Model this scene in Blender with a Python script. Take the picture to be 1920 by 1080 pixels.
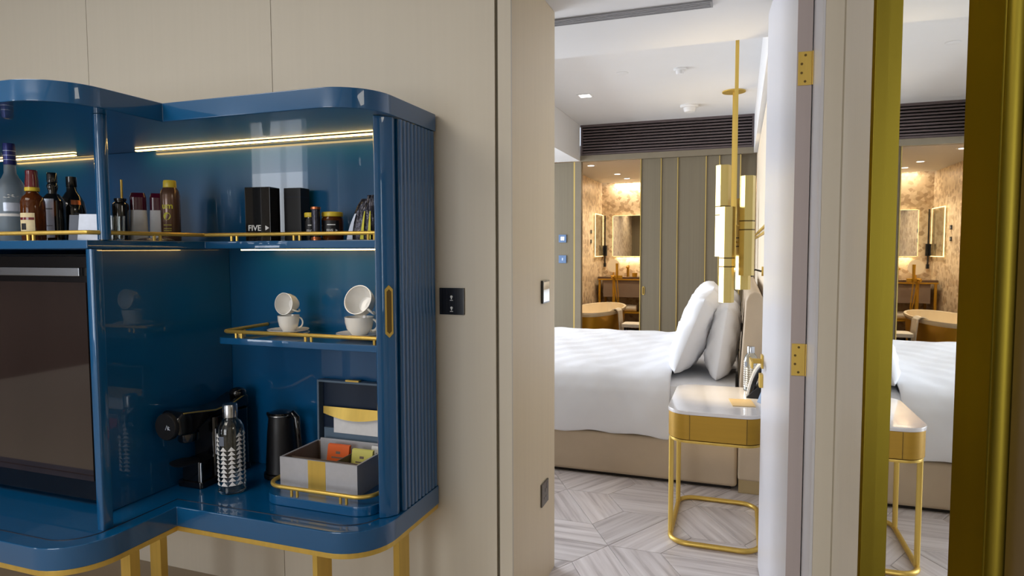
import bpy, bmesh, math, random
from mathutils import Vector, Matrix
random.seed(7)
R = math.radians
for _o in list(bpy.data.objects):
    bpy.data.objects.remove(_o, do_unlink=True)
SC = bpy.context.scene
COL = SC.collection

# ------------------------------------------------------------------ camera
CAM_Z = 1.33
_th, _p, _r = math.atan(428/1212), math.atan(73/1212), R(-0.2)
_fw = Vector((-math.sin(_th)*math.cos(_p), math.cos(_th)*math.cos(_p), -math.sin(_p)))
_rt = Vector((math.cos(_th), math.sin(_th), 0))
_up = _rt.cross(_fw)
_R = _rt*math.cos(_r)+_up*math.sin(_r)
_U = -_rt*math.sin(_r)+_up*math.cos(_r)
cam_d = bpy.data.cameras.new('camera')
cam_d.sensor_fit = 'HORIZONTAL'; cam_d.sensor_width = 36; cam_d.lens = 1212*36/1920
cam_d.clip_start = 0.02; cam_d.clip_end = 100
cam = bpy.data.objects.new('camera', cam_d); COL.objects.link(cam)
cam.matrix_world = Matrix(((_R.x, _U.x, -_fw.x, 0), (_R.y, _U.y, -_fw.y, 0), (_R.z, _U.z, -_fw.z, CAM_Z), (0, 0, 0, 1)))
SC.camera = cam

# ------------------------------------------------------------------ view, sky, daylight
SC.view_settings.view_transform = 'Standard'
SC.view_settings.look = 'None'
SC.view_settings.gamma = 1.0
SC.view_settings.use_curve_mapping = False
SC.view_settings.exposure = 0.0
W = bpy.data.worlds.new('sky'); SC.world = W; W.use_nodes = True
W.node_tree.nodes['Background'].inputs[0].default_value = (0.75, 0.85, 1.0, 1)
W.node_tree.nodes['Background'].inputs[1].default_value = 2.5

def area_light(name, loc, direction, sx, sy, power, color):
    d = bpy.data.lights.new(name, 'AREA'); d.shape = 'RECTANGLE'; d.size = sx; d.size_y = sy
    d.energy = power; d.color = color
    o = bpy.data.objects.new(name, d); COL.objects.link(o); o.location = loc
    o.rotation_euler = Vector(direction).to_track_quat('-Z', 'Y').to_euler()
    return o
# daylight entering through the windows (bedroom at its left wall, sitting room behind the camera)
area_light('daylight_bedroom', (-4.48, 4.9, 1.35), (1, 0, -0.05), 3.1, 2.3, 255, (0.85, 0.915, 1.0))
area_light('daylight_sitting_back', (-6.45, -3.9, 1.4), (0, 1, 0), 0.9, 2.3, 34, (0.93, 0.96, 1.0))
area_light('daylight_sitting_rear', (-2.0, -3.9, 1.4), (0, 1, 0), 2.1, 2.2, 52, (1.0, 0.97, 0.92))
area_light('sitting_ceiling_fill', (-2.3, 0.0, 2.66), (0, 0, -1), 1.3, 1.3, 34, (1.0, 0.93, 0.82))  # added fill with no fixture, brightens the walls from above

# ------------------------------------------------------------------ materials
def srgb(r, g, b):
    def c(v):
        v /= 255.0
        return v/12.92 if v <= 0.04045 else ((v+0.055)/1.055)**2.4
    return (c(r), c(g), c(b), 1.0)

def mat(name, rgb, rough=0.5, metal=0.0, coat=0.0, coat_rough=0.03, var=0.0, vscale=(8, 8, 8), bump=0.0, bscale=60.0,
        trans=0.0, ior=1.45, emit=None, estr=0.0, aniso=0.0, alpha=1.0, sheen=0.0, spec=0.5, sub=0.0):
    m = bpy.data.materials.new(name); m.use_nodes = True
    nt = m.node_tree; b = nt.nodes['Principled BSDF']
    col = srgb(*rgb)
    b.inputs['Base Color'].default_value = col
    b.inputs['Roughness'].default_value = rough
    b.inputs['Metallic'].default_value = metal
    b.inputs['IOR'].default_value = ior
    b.inputs['Coat Weight'].default_value = coat
    b.inputs['Coat Roughness'].default_value = coat_rough
    b.inputs['Transmission Weight'].default_value = trans
    b.inputs['Specular IOR Level'].default_value = spec
    b.inputs['Sheen Weight'].default_value = sheen
    b.inputs['Alpha'].default_value = alpha
    if aniso: b.inputs['Anisotropic'].default_value = aniso
    if emit:
        b.inputs['Emission Color'].default_value = srgb(*emit); b.inputs['Emission Strength'].default_value = estr
    if var or bump:
        tc = nt.nodes.new('ShaderNodeTexCoord'); mp = nt.nodes.new('ShaderNodeMapping')
        nt.links.new(tc.outputs['Object'], mp.inputs['Vector'])
        mp.inputs['Scale'].default_value = vscale
    if var:
        n = nt.nodes.new('ShaderNodeTexNoise'); n.inputs['Scale'].default_value = 1.0; n.inputs['Detail'].default_value = 4
        nt.links.new(mp.outputs['Vector'], n.inputs['Vector'])
        mx = nt.nodes.new('ShaderNodeMix'); mx.data_type = 'RGBA'
        lo = tuple(max(0, c*(1-var)) for c in col[:3])+(1,); hi = tuple(min(1, c*(1+var)) for c in col[:3])+(1,)
        mx.inputs[6].default_value = lo; mx.inputs[7].default_value = hi
        rmp = nt.nodes.new('ShaderNodeMapRange'); rmp.inputs[1].default_value = 0.3; rmp.inputs[2].default_value = 0.7
        nt.links.new(n.outputs['Fac'], rmp.inputs[0]); nt.links.new(rmp.outputs[0], mx.inputs[0])
        nt.links.new(mx.outputs[2], b.inputs['Base Color'])
    if bump:
        n2 = nt.nodes.new('ShaderNodeTexNoise'); n2.inputs['Scale'].default_value = bscale; n2.inputs['Detail'].default_value = 3
        nt.links.new(tc.outputs['Object'], n2.inputs['Vector'])
        bp = nt.nodes.new('ShaderNodeBump'); bp.inputs['Strength'].default_value = bump; bp.inputs['Distance'].default_value = 0.002
        nt.links.new(n2.outputs['Fac'], bp.inputs['Height']); nt.links.new(bp.outputs['Normal'], b.inputs['Normal'])
    return m

M = {}
M['panel'] = mat('beige_wall_panel', (206, 197, 181), 0.5, var=0.012, vscale=(60, 60, 1.2))
M['panel_seam'] = mat('panel_seam', (120, 112, 95), 0.7, var=0.02)
M['dark_wall'] = mat('dark_wood_wall', (62, 49, 42), 0.5, var=0.15, vscale=(6, 30, 1))
M['panel_seam2'] = mat('recessed_panel_strip', (176, 166, 146), 0.6, var=0.01)
M['door_edge'] = mat('taupe_door_edge', (178, 165, 162), 0.5, var=0.02, vscale=(60, 60, 2))
M['beige_floor'] = mat('beige_carpet', (178, 167, 151), 0.9, var=0.03, vscale=(200, 200, 200), bump=0.2, bscale=400)
M['reveal'] = mat('cream_reveal', (218, 200, 168), 0.45, var=0.02, vscale=(90, 90, 2))
M['white'] = mat('white_paint', (222, 221, 221), 0.55, var=0.01, vscale=(3, 3, 3))
M['door_white'] = mat('white_door', (203, 202, 207), 0.35, var=0.02, vscale=(90, 90, 1.5))
M['blue'] = mat('blue_lacquer', (0, 80, 130), 0.3, coat=1.0, coat_rough=0.02, var=0.04, vscale=(3, 3, 3))
M['blue_dark'] = mat('blue_track', (8, 30, 55), 0.4, var=0.05)
M['gold'] = mat('satin_gold', (218, 184, 94), 0.38, metal=0.68, var=0.05, vscale=(60, 60, 3))
M['brass'] = mat('pale_brass', (216, 190, 114), 0.32, metal=0.75, var=0.04, vscale=(60, 60, 2))
M['plinth_gold'] = mat('pale_gold_plinth', (182, 160, 118), 0.45, metal=0.2, var=0.03)
M['gold_paint'] = mat('gold_lacquer', (176, 136, 44), 0.45, metal=0.35, var=0.04, vscale=(4, 4, 60))
M['gold_frame'] = mat('olive_gold_frame', (132, 116, 40), 0.45, metal=1.0, var=0.05, vscale=(20, 20, 1))
M['bronze'] = mat('dark_bronze_panel', (104, 82, 36), 0.45, metal=0.4, var=0.06, vscale=(10, 10, 1))
M['gold_frame'].node_tree.nodes['Principled BSDF'].inputs['Specular Tint'].default_value = srgb(176, 152, 58)
M['mirror'] = mat('mirror_silver', (238, 240, 238), 0.01, metal=1.0, var=0.005)
M['led'] = mat('warm_led', (255, 220, 150), 0.5, emit=(255, 208, 120), estr=11.0, var=0.02)
M['led_shelf'] = mat('warm_shelf_led', (255, 220, 150), 0.5, emit=(255, 212, 130), estr=16.0, var=0.02)
M['black'] = mat('black_gloss', (8, 8, 12), 0.15, coat=0.6, var=0.05)
M['black_matt'] = mat('black_matt', (16, 16, 20), 0.45, var=0.08)
M['black_glass'] = mat('black_tinted_glass', (44, 34, 32), 0.06, coat=1.0, var=0.12, vscale=(14, 1, 1.2))
M['steel'] = mat('brushed_steel', (190, 192, 196), 0.25, metal=1.0, var=0.05, vscale=(4, 4, 90))
M['ceramic'] = mat('white_ceramic', (238, 236, 232), 0.12, coat=0.5, var=0.01)
M['glass'] = mat('clear_glass', (245, 250, 250), 0.0, trans=1.0, ior=1.45, var=0.005)
M['frost'] = mat('frosted_glass', (190, 205, 215), 0.35, trans=0.75, ior=1.4, var=0.03)
M['amber'] = mat('amber_spirit', (120, 62, 22), 0.08, trans=0.6, ior=1.4, var=0.08)
M['dark_glass'] = mat('dark_bottle_glass', (20, 18, 14), 0.08, coat=0.7, var=0.1)
M['navy_cap'] = mat('navy_foil', (44, 52, 120), 0.3, metal=0.3, var=0.1, vscale=(40, 40, 90))
M['burgundy'] = mat('burgundy_wax', (110, 28, 38), 0.22, coat=0.5, var=0.08)
M['maroon'] = mat('maroon_plastic', (78, 14, 40), 0.18, coat=0.6, var=0.05)
M['paper'] = mat('white_paper', (226, 226, 228), 0.6, var=0.03, vscale=(60, 60, 60))
M['cream_label'] = mat('cream_label', (220, 205, 165), 0.6, var=0.06, vscale=(80, 80, 80))
M['silver_label'] = mat('silver_label', (196, 206, 226), 0.35, metal=0.3, var=0.05, vscale=(70, 70, 70))
M['grey_card'] = mat('grey_card', (104, 112, 128), 0.6, var=0.03)
M['brown_can'] = mat('brown_can', (104, 74, 56), 0.25, metal=0.3, coat=0.4, var=0.04)
M['yellow'] = mat('yellow_plastic', (222, 196, 60), 0.35, var=0.04)
M['lime'] = mat('lime_print', (214, 208, 60), 0.5, var=0.04)
M['white_print'] = mat('white_print', (225, 225, 225), 0.6, var=0.02)
M['copper'] = mat('copper_cap', (200, 120, 80), 0.3, metal=0.8, var=0.05)
M['foil'] = mat('crinkled_foil', (60, 60, 70), 0.25, metal=0.6, var=0.3, vscale=(60, 60, 60), bump=0.8, bscale=90)
M['silver_foil'] = mat('silver_foil', (190, 190, 195), 0.25, metal=0.8, var=0.2, vscale=(60, 60, 60), bump=0.8, bscale=120)
M['box_grey'] = mat('silver_grey_leatherette', (178, 178, 184), 0.4, metal=0.15, var=0.03, vscale=(60, 60, 60))
M['box_in'] = mat('taupe_lining', (120, 104, 92), 0.6, var=0.05)
M['lid_blue'] = mat('slate_blue_lid', (92, 112, 132), 0.4, var=0.04)
M['orange'] = mat('orange_sachet', (226, 98, 30), 0.5, var=0.05)
M['pale_yellow'] = mat('pale_yellow_sachet', (214, 208, 110), 0.5, var=0.04)
M['bed_white'] = mat('white_linen', (240, 240, 243), 0.75, sheen=0.15, var=0.015, vscale=(5, 5, 5), bump=0.05, bscale=400)
M['bed_base'] = mat('beige_upholstery', (196, 176, 150), 0.5, var=0.03, vscale=(10, 10, 10), bump=0.08, bscale=200)
M['dark_gap'] = mat('dark_plinth', (34, 26, 22), 0.7, var=0.05)
M['stone_top'] = mat('white_stone_top', (226, 222, 222), 0.16, coat=0.6, var=0.03, vscale=(3, 9, 3))
M['taupe'] = mat('taupe_door_panel', (114, 105, 87), 0.42, var=0.07, vscale=(160, 160, 0.8), bump=0.1, bscale=220)
M['taupe_dark'] = mat('taupe_frame', (122, 112, 94), 0.45, var=0.04)
M['louver'] = mat('brown_louver', (92, 80, 80), 0.45, var=0.06)
M['louver_back'] = mat('louver_shadow_box', (16, 12, 12), 0.8, var=0.05)
M['plate_dark'] = mat('dark_switch_plate', (18, 18, 24), 0.2, coat=0.5, var=0.05)
M['plate_grey'] = mat('grey_metal_plate', (110, 108, 106), 0.25, metal=0.8, var=0.05)
M['grille'] = mat('grey_slot_grille', (148, 148, 150), 0.5, var=0.03)
M['lamp_spot'] = mat('lit_diffuser', (255, 250, 240), 0.5, emit=(255, 250, 240), estr=4.0, var=0.01)
M['bath_glow'] = mat('warm_lit_strip', (255, 232, 180), 0.5, emit=(255, 226, 160), estr=2.4, var=0.01)
M['bath_gold'] = mat('bath_gold', (190, 142, 36), 0.4, metal=0.35, var=0.04)
M['tub_in'] = mat('cream_tub', (236, 220, 190), 0.25, var=0.02)
M['marble_dark'] = mat('dark_marble', (92, 70, 52), 0.2, coat=0.4, var=0.2, vscale=(12, 12, 12))
M['vanity'] = mat('vanity_taupe', (138, 118, 102), 0.4, var=0.04)
M['towel'] = mat('white_towel', (232, 222, 204), 0.9, var=0.05, vscale=(60, 60, 60), bump=0.4, bscale=250)
M['wood_card'] = mat('wood_card', (206, 178, 128), 0.5, var=0.08, vscale=(8, 90, 8))
M['blue_card'] = mat('slate_card', (92, 116, 150), 0.5, var=0.05)
M['cream_panel'] = mat('cream_upholstered_panel', (222, 206, 182), 0.6, var=0.02, vscale=(4, 4, 4))

def mosaic_mat(name, a, b, c, scale):
    m = bpy.data.materials.new(name); m.use_nodes = True; nt = m.node_tree; bs = nt.nodes['Principled BSDF']
    tc = nt.nodes.new('ShaderNodeTexCoord'); v = nt.nodes.new('ShaderNodeTexVoronoi'); v.inputs['Scale'].default_value = scale
    v.inputs['Randomness'].default_value = 0.9
    nt.links.new(tc.outputs['Object'], v.inputs['Vector'])
    sp = nt.nodes.new('ShaderNodeSeparateColor'); nt.links.new(v.outputs['Color'], sp.inputs[0])
    cr = nt.nodes.new('ShaderNodeValToRGB'); cr.color_ramp.interpolation = 'LINEAR'
    e = cr.color_ramp.elements; e[0].color = srgb(*a); e[0].position = 0.1; e[1].color = srgb(*c); e[1].position = 0.95
    k = e.new(0.35); k.color = srgb(*b)
    nt.links.new(sp.outputs[0], cr.inputs[0]); nt.links.new(cr.outputs[0], bs.inputs['Base Color'])
    bs.inputs['Roughness'].default_value = 0.35
    return m
M['mosaic'] = mosaic_mat('pebble_mosaic', (172, 146, 116), (202, 178, 146), (222, 202, 172), 22)

def tile_mat():
    m = bpy.data.materials.new('veined_stone_tile'); m.use_nodes = True; nt = m.node_tree; bs = nt.nodes['Principled BSDF']
    tc = nt.nodes.new('ShaderNodeTexCoord'); oi = nt.nodes.new('ShaderNodeObjectInfo')
    mp = nt.nodes.new('ShaderNodeMapping'); mp.inputs['Scale'].default_value = (1.6, 26, 1)
    cb = nt.nodes.new('ShaderNodeCombineXYZ'); mu = nt.nodes.new('ShaderNodeMath'); mu.operation = 'MULTIPLY'; mu.inputs[1].default_value = 57.0
    nt.links.new(oi.outputs['Random'], mu.inputs[0]); nt.links.new(mu.outputs[0], cb.inputs[0]); nt.links.new(mu.outputs[0], cb.inputs[1])
    nt.links.new(cb.outputs[0], mp.inputs['Location']); nt.links.new(tc.outputs['Object'], mp.inputs['Vector'])
    n = nt.nodes.new('ShaderNodeTexNoise'); n.inputs['Scale'].default_value = 1.0; n.inputs['Detail'].default_value = 5; n.inputs['Roughness'].default_value = 0.55
    n.inputs['Distortion'].default_value = 0.3
    nt.links.new(mp.outputs[0], n.inputs['Vector'])
    cr = nt.nodes.new('ShaderNodeValToRGB'); e = cr.color_ramp.elements
    e[0].position = 0.30; e[0].color = srgb(172, 162, 160); e[1].position = 0.68; e[1].color = srgb(232, 225, 224)
    k = e.new(0.48); k.color = srgb(212, 203, 201)
    nt.links.new(n.outputs['Fac'], cr.inputs[0])
    hs = nt.nodes.new('ShaderNodeHueSaturation'); mr = nt.nodes.new('ShaderNodeMapRange'); mr.inputs[3].default_value = 0.9; mr.inputs[4].default_value = 1.06
    nt.links.new(oi.outputs['Random'], mr.inputs[0]); nt.links.new(mr.outputs[0], hs.inputs['Value']); nt.links.new(cr.outputs[0], hs.inputs['Color'])
    nt.links.new(hs.outputs[0], bs.inputs['Base Color']); bs.inputs['Roughness'].default_value = 0.32
    return m
M['tile'] = tile_mat()
M['grout'] = mat('floor_screed', (184, 176, 172), 0.6, var=0.05, vscale=(2, 14, 2))

# ------------------------------------------------------------------ mesh helpers
class MB:
    def __init__(s): s.v = []; s.f = []
    def add(s, vs, fs):
        n = len(s.v); s.v += [tuple(p) for p in vs]; s.f += [tuple(i+n for i in f) for f in fs]; return s
    def box(s, x0, x1, y0, y1, z0, z1):
        return s.add([(x0,y0,z0),(x1,y0,z0),(x1,y1,z0),(x0,y1,z0),(x0,y0,z1),(x1,y0,z1),(x1,y1,z1),(x0,y1,z1)],
                     [(0,3,2,1),(4,5,6,7),(0,1,5,4),(1,2,6,5),(2,3,7,6),(3,0,4,7)])
    def prism(s, poly, z0, z1):
        n = len(poly)
        vs = [(x,y,z0) for x,y in poly]+[(x,y,z1) for x,y in poly]
        return s.add(vs, [tuple(range(n-1,-1,-1)), tuple(range(n,2*n))]+[(i,(i+1)%n,n+(i+1)%n,n+i) for i in range(n)])
    def frustum(s, poly0, z0, poly1, z1):
        n = len(poly0)
        vs = [(x,y,z0) for x,y in poly0]+[(x,y,z1) for x,y in poly1]
        return s.add(vs, [tuple(range(n-1,-1,-1)), tuple(range(n,2*n))]+[(i,(i+1)%n,n+(i+1)%n,n+i) for i in range(n)])
    def lathe(s, prof, cx=0, cy=0, n=32, a0=0.0, a1=None, cap=True, z=0):
        full = a1 is None
        m = n if full else n+1
        vs = []
        for r, h in prof:
            for i in range(m):
                a = (2*math.pi*i/n) if full else a0+(a1-a0)*i/n
                vs.append((cx+r*math.cos(a), cy+r*math.sin(a), z+h))
        fs = []
        for j in range(len(prof)-1):
            for i in range(n):
                k = (i+1) % m if full else i+1
                fs.append((j*m+i, j*m+k, (j+1)*m+k, (j+1)*m+i))
        if cap and full:
            if prof[0][0] > 1e-6: fs.append(tuple(range(n-1,-1,-1)))
            if prof[-1][0] > 1e-6: fs.append(tuple((len(prof)-1)*m+i for i in range(n)))
        return s.add(vs, fs)
    def tube(s, pts, r, n=10, closed=False, square=False):
        P = [Vector(p) for p in pts]; k = len(P); rings = []
        if square: n = 4
        prev = None
        for i in range(k):
            if closed: d = P[(i+1) % k]-P[i-1]
            elif i == 0: d = P[1]-P[0]
            elif i == k-1: d = P[-1]-P[-2]
            else: d = (P[i+1]-P[i]).normalized()+(P[i]-P[i-1]).normalized()
            d.normalize()
            ref = Vector((0,0,1)) if abs(d.z) < 0.9 else Vector((1,0,0))
            a = d.cross(ref).normalized()
            if prev is not None:
                a2 = prev-d*prev.dot(d)
                if a2.length > 1e-4: a = a2.normalized()
            prev = a; b = d.cross(a)
            off = math.pi/4 if square else 0
            rr = r[i] if isinstance(r, (list, tuple)) else r
            if square: rr *= math.sqrt(2)
            rings.append([P[i]+a*rr*math.cos(off+2*math.pi*j/n)+b*rr*math.sin(off+2*math.pi*j/n) for j in range(n)])
        vs = [q for rg in rings for q in rg]; fs = []
        for i in range(k if closed else k-1):
            i2 = (i+1) % k
            for j in range(n):
                j2 = (j+1) % n
                fs.append((i*n+j, i*n+j2, i2*n+j2, i2*n+j))
        if not closed: fs += [tuple(range(n-1,-1,-1)), tuple((k-1)*n+j for j in range(n))]
        return s.add(vs, fs)
    def sphere(s, c, rx, ry=None, rz=None, n=16, m=10):
        ry = ry or rx; rz = rz or rx
        prof = [(math.sin(math.pi*i/m), -math.cos(math.pi*i/m)) for i in range(m+1)]
        vs = []
        for r, h in prof:
            for i in range(n):
                a = 2*math.pi*i/n
                vs.append((c[0]+rx*max(r,1e-4)*math.cos(a), c[1]+ry*max(r,1e-4)*math.sin(a), c[2]+rz*h))
        fs = [(j*n+i, j*n+(i+1)%n, (j+1)*n+(i+1)%n, (j+1)*n+i) for j in range(m) for i in range(n)]
        return s.add(vs, fs)
    def mesh(s, name, bevel=0.0, smooth=True, seg=2, xf=None):
        bm = bmesh.new(); vv = [bm.verts.new(xf @ Vector(p) if xf else p) for p in s.v]
        for f in s.f:
            try: bm.faces.new([vv[i] for i in f])
            except ValueError: pass
        bmesh.ops.recalc_face_normals(bm, faces=bm.faces)
        if bevel:
            es = [e for e in bm.edges if len(e.link_faces) == 2 and e.calc_face_angle(0) > R(40)]
            bmesh.ops.bevel(bm, geom=es, offset=bevel, segments=seg, profile=0.5, affect='EDGES', clamp_overlap=True)
        me = bpy.data.meshes.new(name); bm.to_mesh(me); bm.free()
        if smooth:
            me.polygons.foreach_set('use_smooth', [True]*len(me.polygons))
            me.set_sharp_from_angle(angle=R(38))
        return me
    def build(s, name, material, parent=None, bevel=0.0, smooth=True, seg=2, loc=None, xf=None):
        o = link(name, s.mesh(name, bevel, smooth, seg, xf), material, parent, loc)
        if bevel and smooth:
            w = o.modifiers.new('even_normals', 'WEIGHTED_NORMAL'); w.keep_sharp = True; w.weight = 50
        return o

def link(name, me, material, parent=None, loc=None):
    o = bpy.data.objects.new(name, me); COL.objects.link(o)
    if material is not None:
        me.materials.clear(); me.materials.append(M[material])
    if parent is not None: o.parent = parent
    if loc is not None: o.location = loc
    return o
def tag(o, label, cat, group=None, kind=None):
    if label: o['label'] = label
    if cat: o['category'] = cat
    if group: o['group'] = group
    if kind: o['kind'] = kind
    return o
def thing(name, label, cat, loc=(0,0,0), rz=0.0, group=None, kind=None):
    o = bpy.data.objects.new(name, None); COL.objects.link(o); o.empty_display_size = 0.05
    o.location = loc; o.rotation_euler = (0, 0, rz)
    return tag(o, label, cat, group, kind)
def copy_tree(o, parent=None):
    c = o.copy(); COL.objects.link(c)
    if parent is not None: c.parent = parent
    for ch in list(o.children): copy_tree(ch, c)
    return c
def rrect(x0, x1, y0, y1, r, n=8):
    pts = []
    for cx, cy, a in ((x1-r,y0+r,-90),(x1-r,y1-r,0),(x0+r,y1-r,90),(x0+r,y0+r,180)):
        for i in range(n+1):
            t = R(a+90*i/n); pts.append((cx+r*math.cos(t), cy+r*math.sin(t)))
    return pts
def text_mesh(body, size, depth=0.0004, bold=False):
    c = bpy.data.curves.new('txt', 'FONT'); c.body = body; c.size = size; c.extrude = depth; c.align_x = 'LEFT'
    if bold: c.offset = size*0.018
    t = bpy.data.objects.new('txt', c); COL.objects.link(t)
    dg = bpy.context.evaluated_depsgraph_get(); me = bpy.data.meshes.new_from_object(t.evaluated_get(dg))
    bpy.data.objects.remove(t, do_unlink=True)
    return me
def lettering(name, body, size, material, parent, xf, depth=0.0004, bold=False, cyl=None):
    """printed lettering; cyl=(radius) wraps it round an upright cylinder at the parent's origin"""
    me = text_mesh(body, size, depth, bold)
    if cyl:
        r, a0, z0 = cyl
        w = max(v.co.x for v in me.vertices)
        for v in me.vertices:
            a = a0+(v.co.x-w/2)/r; rr = r+v.co.z
            v.co = Vector((rr*math.cos(a), rr*math.sin(a), z0+v.co.y))
    else:
        me.transform(xf)
    return link(name, me, material, parent)
FACE_FRONT = Matrix(((1,0,0,0),(0,0,-1,0),(0,1,0,0),(0,0,0,1)))   # text plane facing -Y
def smooth_noise(x, y, s=0):
    return (math.sin(x*3.1+s)*math.cos(y*2.3+s*1.7)+0.6*math.sin(x*7.3+y*5.1+s*2.1)+0.35*math.sin(x*13.7-y*11.3+s*3.3))/1.95

# ================================================================== SETTING
def struct(name, label, cat, mb, material, bevel=0.0, parent=None):
    o = mb.build(name, material, parent, bevel=bevel, smooth=bool(bevel))
    if parent is None: tag(o, label, cat, kind='structure')
    return o

# ---- floor of veined half-hexagon tiles
floor = struct('floor', 'pale grey veined stone floor laid in half hexagon tiles', 'floor',
               MB().box(-7.3, 0.6, -4.1, 7.0, -0.12, -0.004), 'grout')
S6, H6, GAP = 0.2315, 0.2005, 0.0011
trap = [(-S6+GAP*1.7, GAP), (S6-GAP*1.7, GAP), (S6/2-GAP, H6-GAP), (-S6/2+GAP, H6-GAP)]
trap_in = [(-S6+GAP*1.7+0.004, GAP+0.0015), (S6-GAP*1.7-0.004, GAP+0.0015), (S6/2-GAP-0.002, H6-GAP-0.0015), (-S6/2+GAP+0.002, H6-GAP-0.0015)]
tmb = MB(); tmb.prism(trap, -0.0045, -0.0008); tmb.frustum(trap, -0.0008, trap_in, 0.0)
tile_me = tmb.mesh('tile', smooth=False); tile_me.materials.append(M['tile'])
for i in range(-6, 4):
    cx = -0.77+1.5*S6*i
    for j in range(-6, 4):
        cy = 2.81+2*H6*j+(H6*(-1) if i % 2 else 0)
        if cx > 0.32 and cy > 2.3: continue
        if cx < -0.95 and 2.0 < cy < 2.56: continue
        if cx > 0.4 or cy > 3.95 or cy < 1.85: continue
        kk = (j % 3) if i % 2 == 0 else ((j+1) % 3)
        ang = {0: 0, 1: -60, 2: 60}[kk]
        for h in (0, 180):
            t = bpy.data.objects.new('tile', tile_me); COL.objects.link(t); t.parent = floor
            t.location = (cx, cy, 0); t.rotation_euler = (0, 0, R(ang+h))

struct('floor_sitting', 'beige floor of the sitting room', 'floor', MB().box(-7.2, 0.247, -4.0, 2.019, -0.0038, 0.0008), 'beige_floor')
# ---- wall between the sitting room and the bedroom, with its panels and the lined doorway
YW, XR, YB = 2.02, -0.715, 2.545
wall_front = struct('wall_front', 'beige panelled wall behind the blue cabinet', 'wall',
                    MB().box(-7.2, XR-0.012, YW+0.012, YB, 0, 2.7), 'panel_seam')
edges = [-7.2, -5.5, -4.5, -3.55, -2.60, -1.66, -0.770]
for a, b in zip(edges[:-1], edges[1:]):
    MB().box(a+0.0012, b-0.0012, YW, YW+0.0115, 0, 2.7).build('panel', 'panel', wall_front, smooth=False)
MB().box(-0.760, XR, YW, YW+0.0115, 0, 2.7).build('door_trim', 'panel', wall_front, smooth=False)
MB().box(XR-0.0115, XR, YW+0.012, 2.215, 0, 2.7).build('reveal_panel', 'reveal', wall_front, smooth=False)
MB().box(XR-0.0115, XR-0.0006, 2.2155, YB+0.004, 0, 2.7).build('reveal_panel', 'reveal', wall_front, smooth=False)
lintel = struct('trim_1', 'white soffit over the doorway', 'door head', MB().box(XR, 0.5, YW, YB, 2.272, 2.7), 'white')
# ---- wall on the right with the door jamb
wall_right = struct('wall_right', 'beige side wall beside the tall gilt mirror', 'wall',
                    MB().box(0.2475, 0.5, -4.0, 2.6, 0, 2.7), 'panel_seam')
MB().box(0.179, 0.2465, 1.975, 2.60, 0, 2.272).build('door_jamb', 'door_white', wall_right, bevel=0.002)
MB().box(0.1775, 0.1838, 1.752, 1.974, 0, 2.30).build('door_lining', 'door_white', wall_right, smooth=False)
MB().box(0.1842, 0.2465, 1.75, 1.974, 0, 2.6).build('architrave', 'panel', wall_right, smooth=False)
MB().box(0.2245, 0.2472, 1.685, 1.749, 0, 2.6).build('groove_strip', 'panel_seam2', wall_right, smooth=False)
MB().box(0.2195, 0.2472, 1.229, 1.684, 0, 2.6).build('side_panel', 'panel', wall_right, bevel=0.0015)
MB().box(0.240, 0.2472, -4.0, 0.30, 0, 2.6).build('side_panel', 'panel', wall_right, bevel=0.002)
# ---- sitting room behind the camera (seen only in reflections)
ceiling = struct('ceiling', 'white ceiling of the sitting room', 'ceiling', MB().box(-7.3, 0.5, -4.1, YB, 2.7, 2.8), 'white')
struct('wall_left', 'dark wood wall of the sitting room', 'wall', MB().box(-7.3,-7.2,-4.1,YB,0,2.7), 'dark_wall')
struct('wall_rear', 'beige rear wall of the sitting room', 'wall', MB().box(-7.2,-6.95,-4.1,-4.0,0,2.7).box(-5.95,-3.1,-4.1,-4.0,0,2.7).box(-0.9,0.5,-4.1,-4.0,0,2.7)
       .box(-6.95,-5.95,-4.1,-4.0,2.6,2.7).box(-6.95,-5.95,-4.1,-4.0,0,0.15).box(-3.1,-0.9,-4.1,-4.0,2.55,2.7).box(-3.1,-0.9,-4.1,-4.0,0,0.2), 'panel')
def window(n, label, x0, x1, y0, y1, z0, z1, bars):
    w = thing('window_%d' % n, label, 'window', kind='structure')
    alongx = (x1-x0) > (y1-y0); t = 0.05
    f = MB()
    if alongx:
        f.box(x0,x0+t,y0,y1,z0,z1).box(x1-t,x1,y0,y1,z0,z1).box(x0+t,x1-t,y0,y1,z0,z0+t).box(x0+t,x1-t,y0,y1,z1-t,z1)
    else:
        f.box(x0,x1,y0,y0+t,z0,z1).box(x0,x1,y1-t,y1,z0,z1).box(x0,x1,y0+t,y1-t,z0,z0+t).box(x0,x1,y0+t,y1-t,z1-t,z1)
    f.build('frame', 'black_matt', w)
    for b in range(1, bars+1):
        if alongx:
            c = x0+(x1-x0)*b/(bars+1); MB().box(c-0.03,c+0.03,y0,y1,z0+t,z1-t).build('mullion','black_matt',w)
        else:
            c = y0+(y1-y0)*b/(bars+1); MB().box(x0,x1,c-0.03,c+0.03,z0+t,z1-t).build('mullion','black_matt',w)
window(1, 'tall bedroom window at the foot of the bed', -4.70, -4.62, 3.25, 6.55, 0.05, 2.55, 2)
window(2, 'narrow sitting room window in the rear wall', -6.95, -5.95, -4.08, -4.02, 0.15, 2.6, 1)
window(3, 'wide sitting room window in the rear wall', -3.1, -0.9, -4.08, -4.02, 0.2, 2.55, 1)

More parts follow.
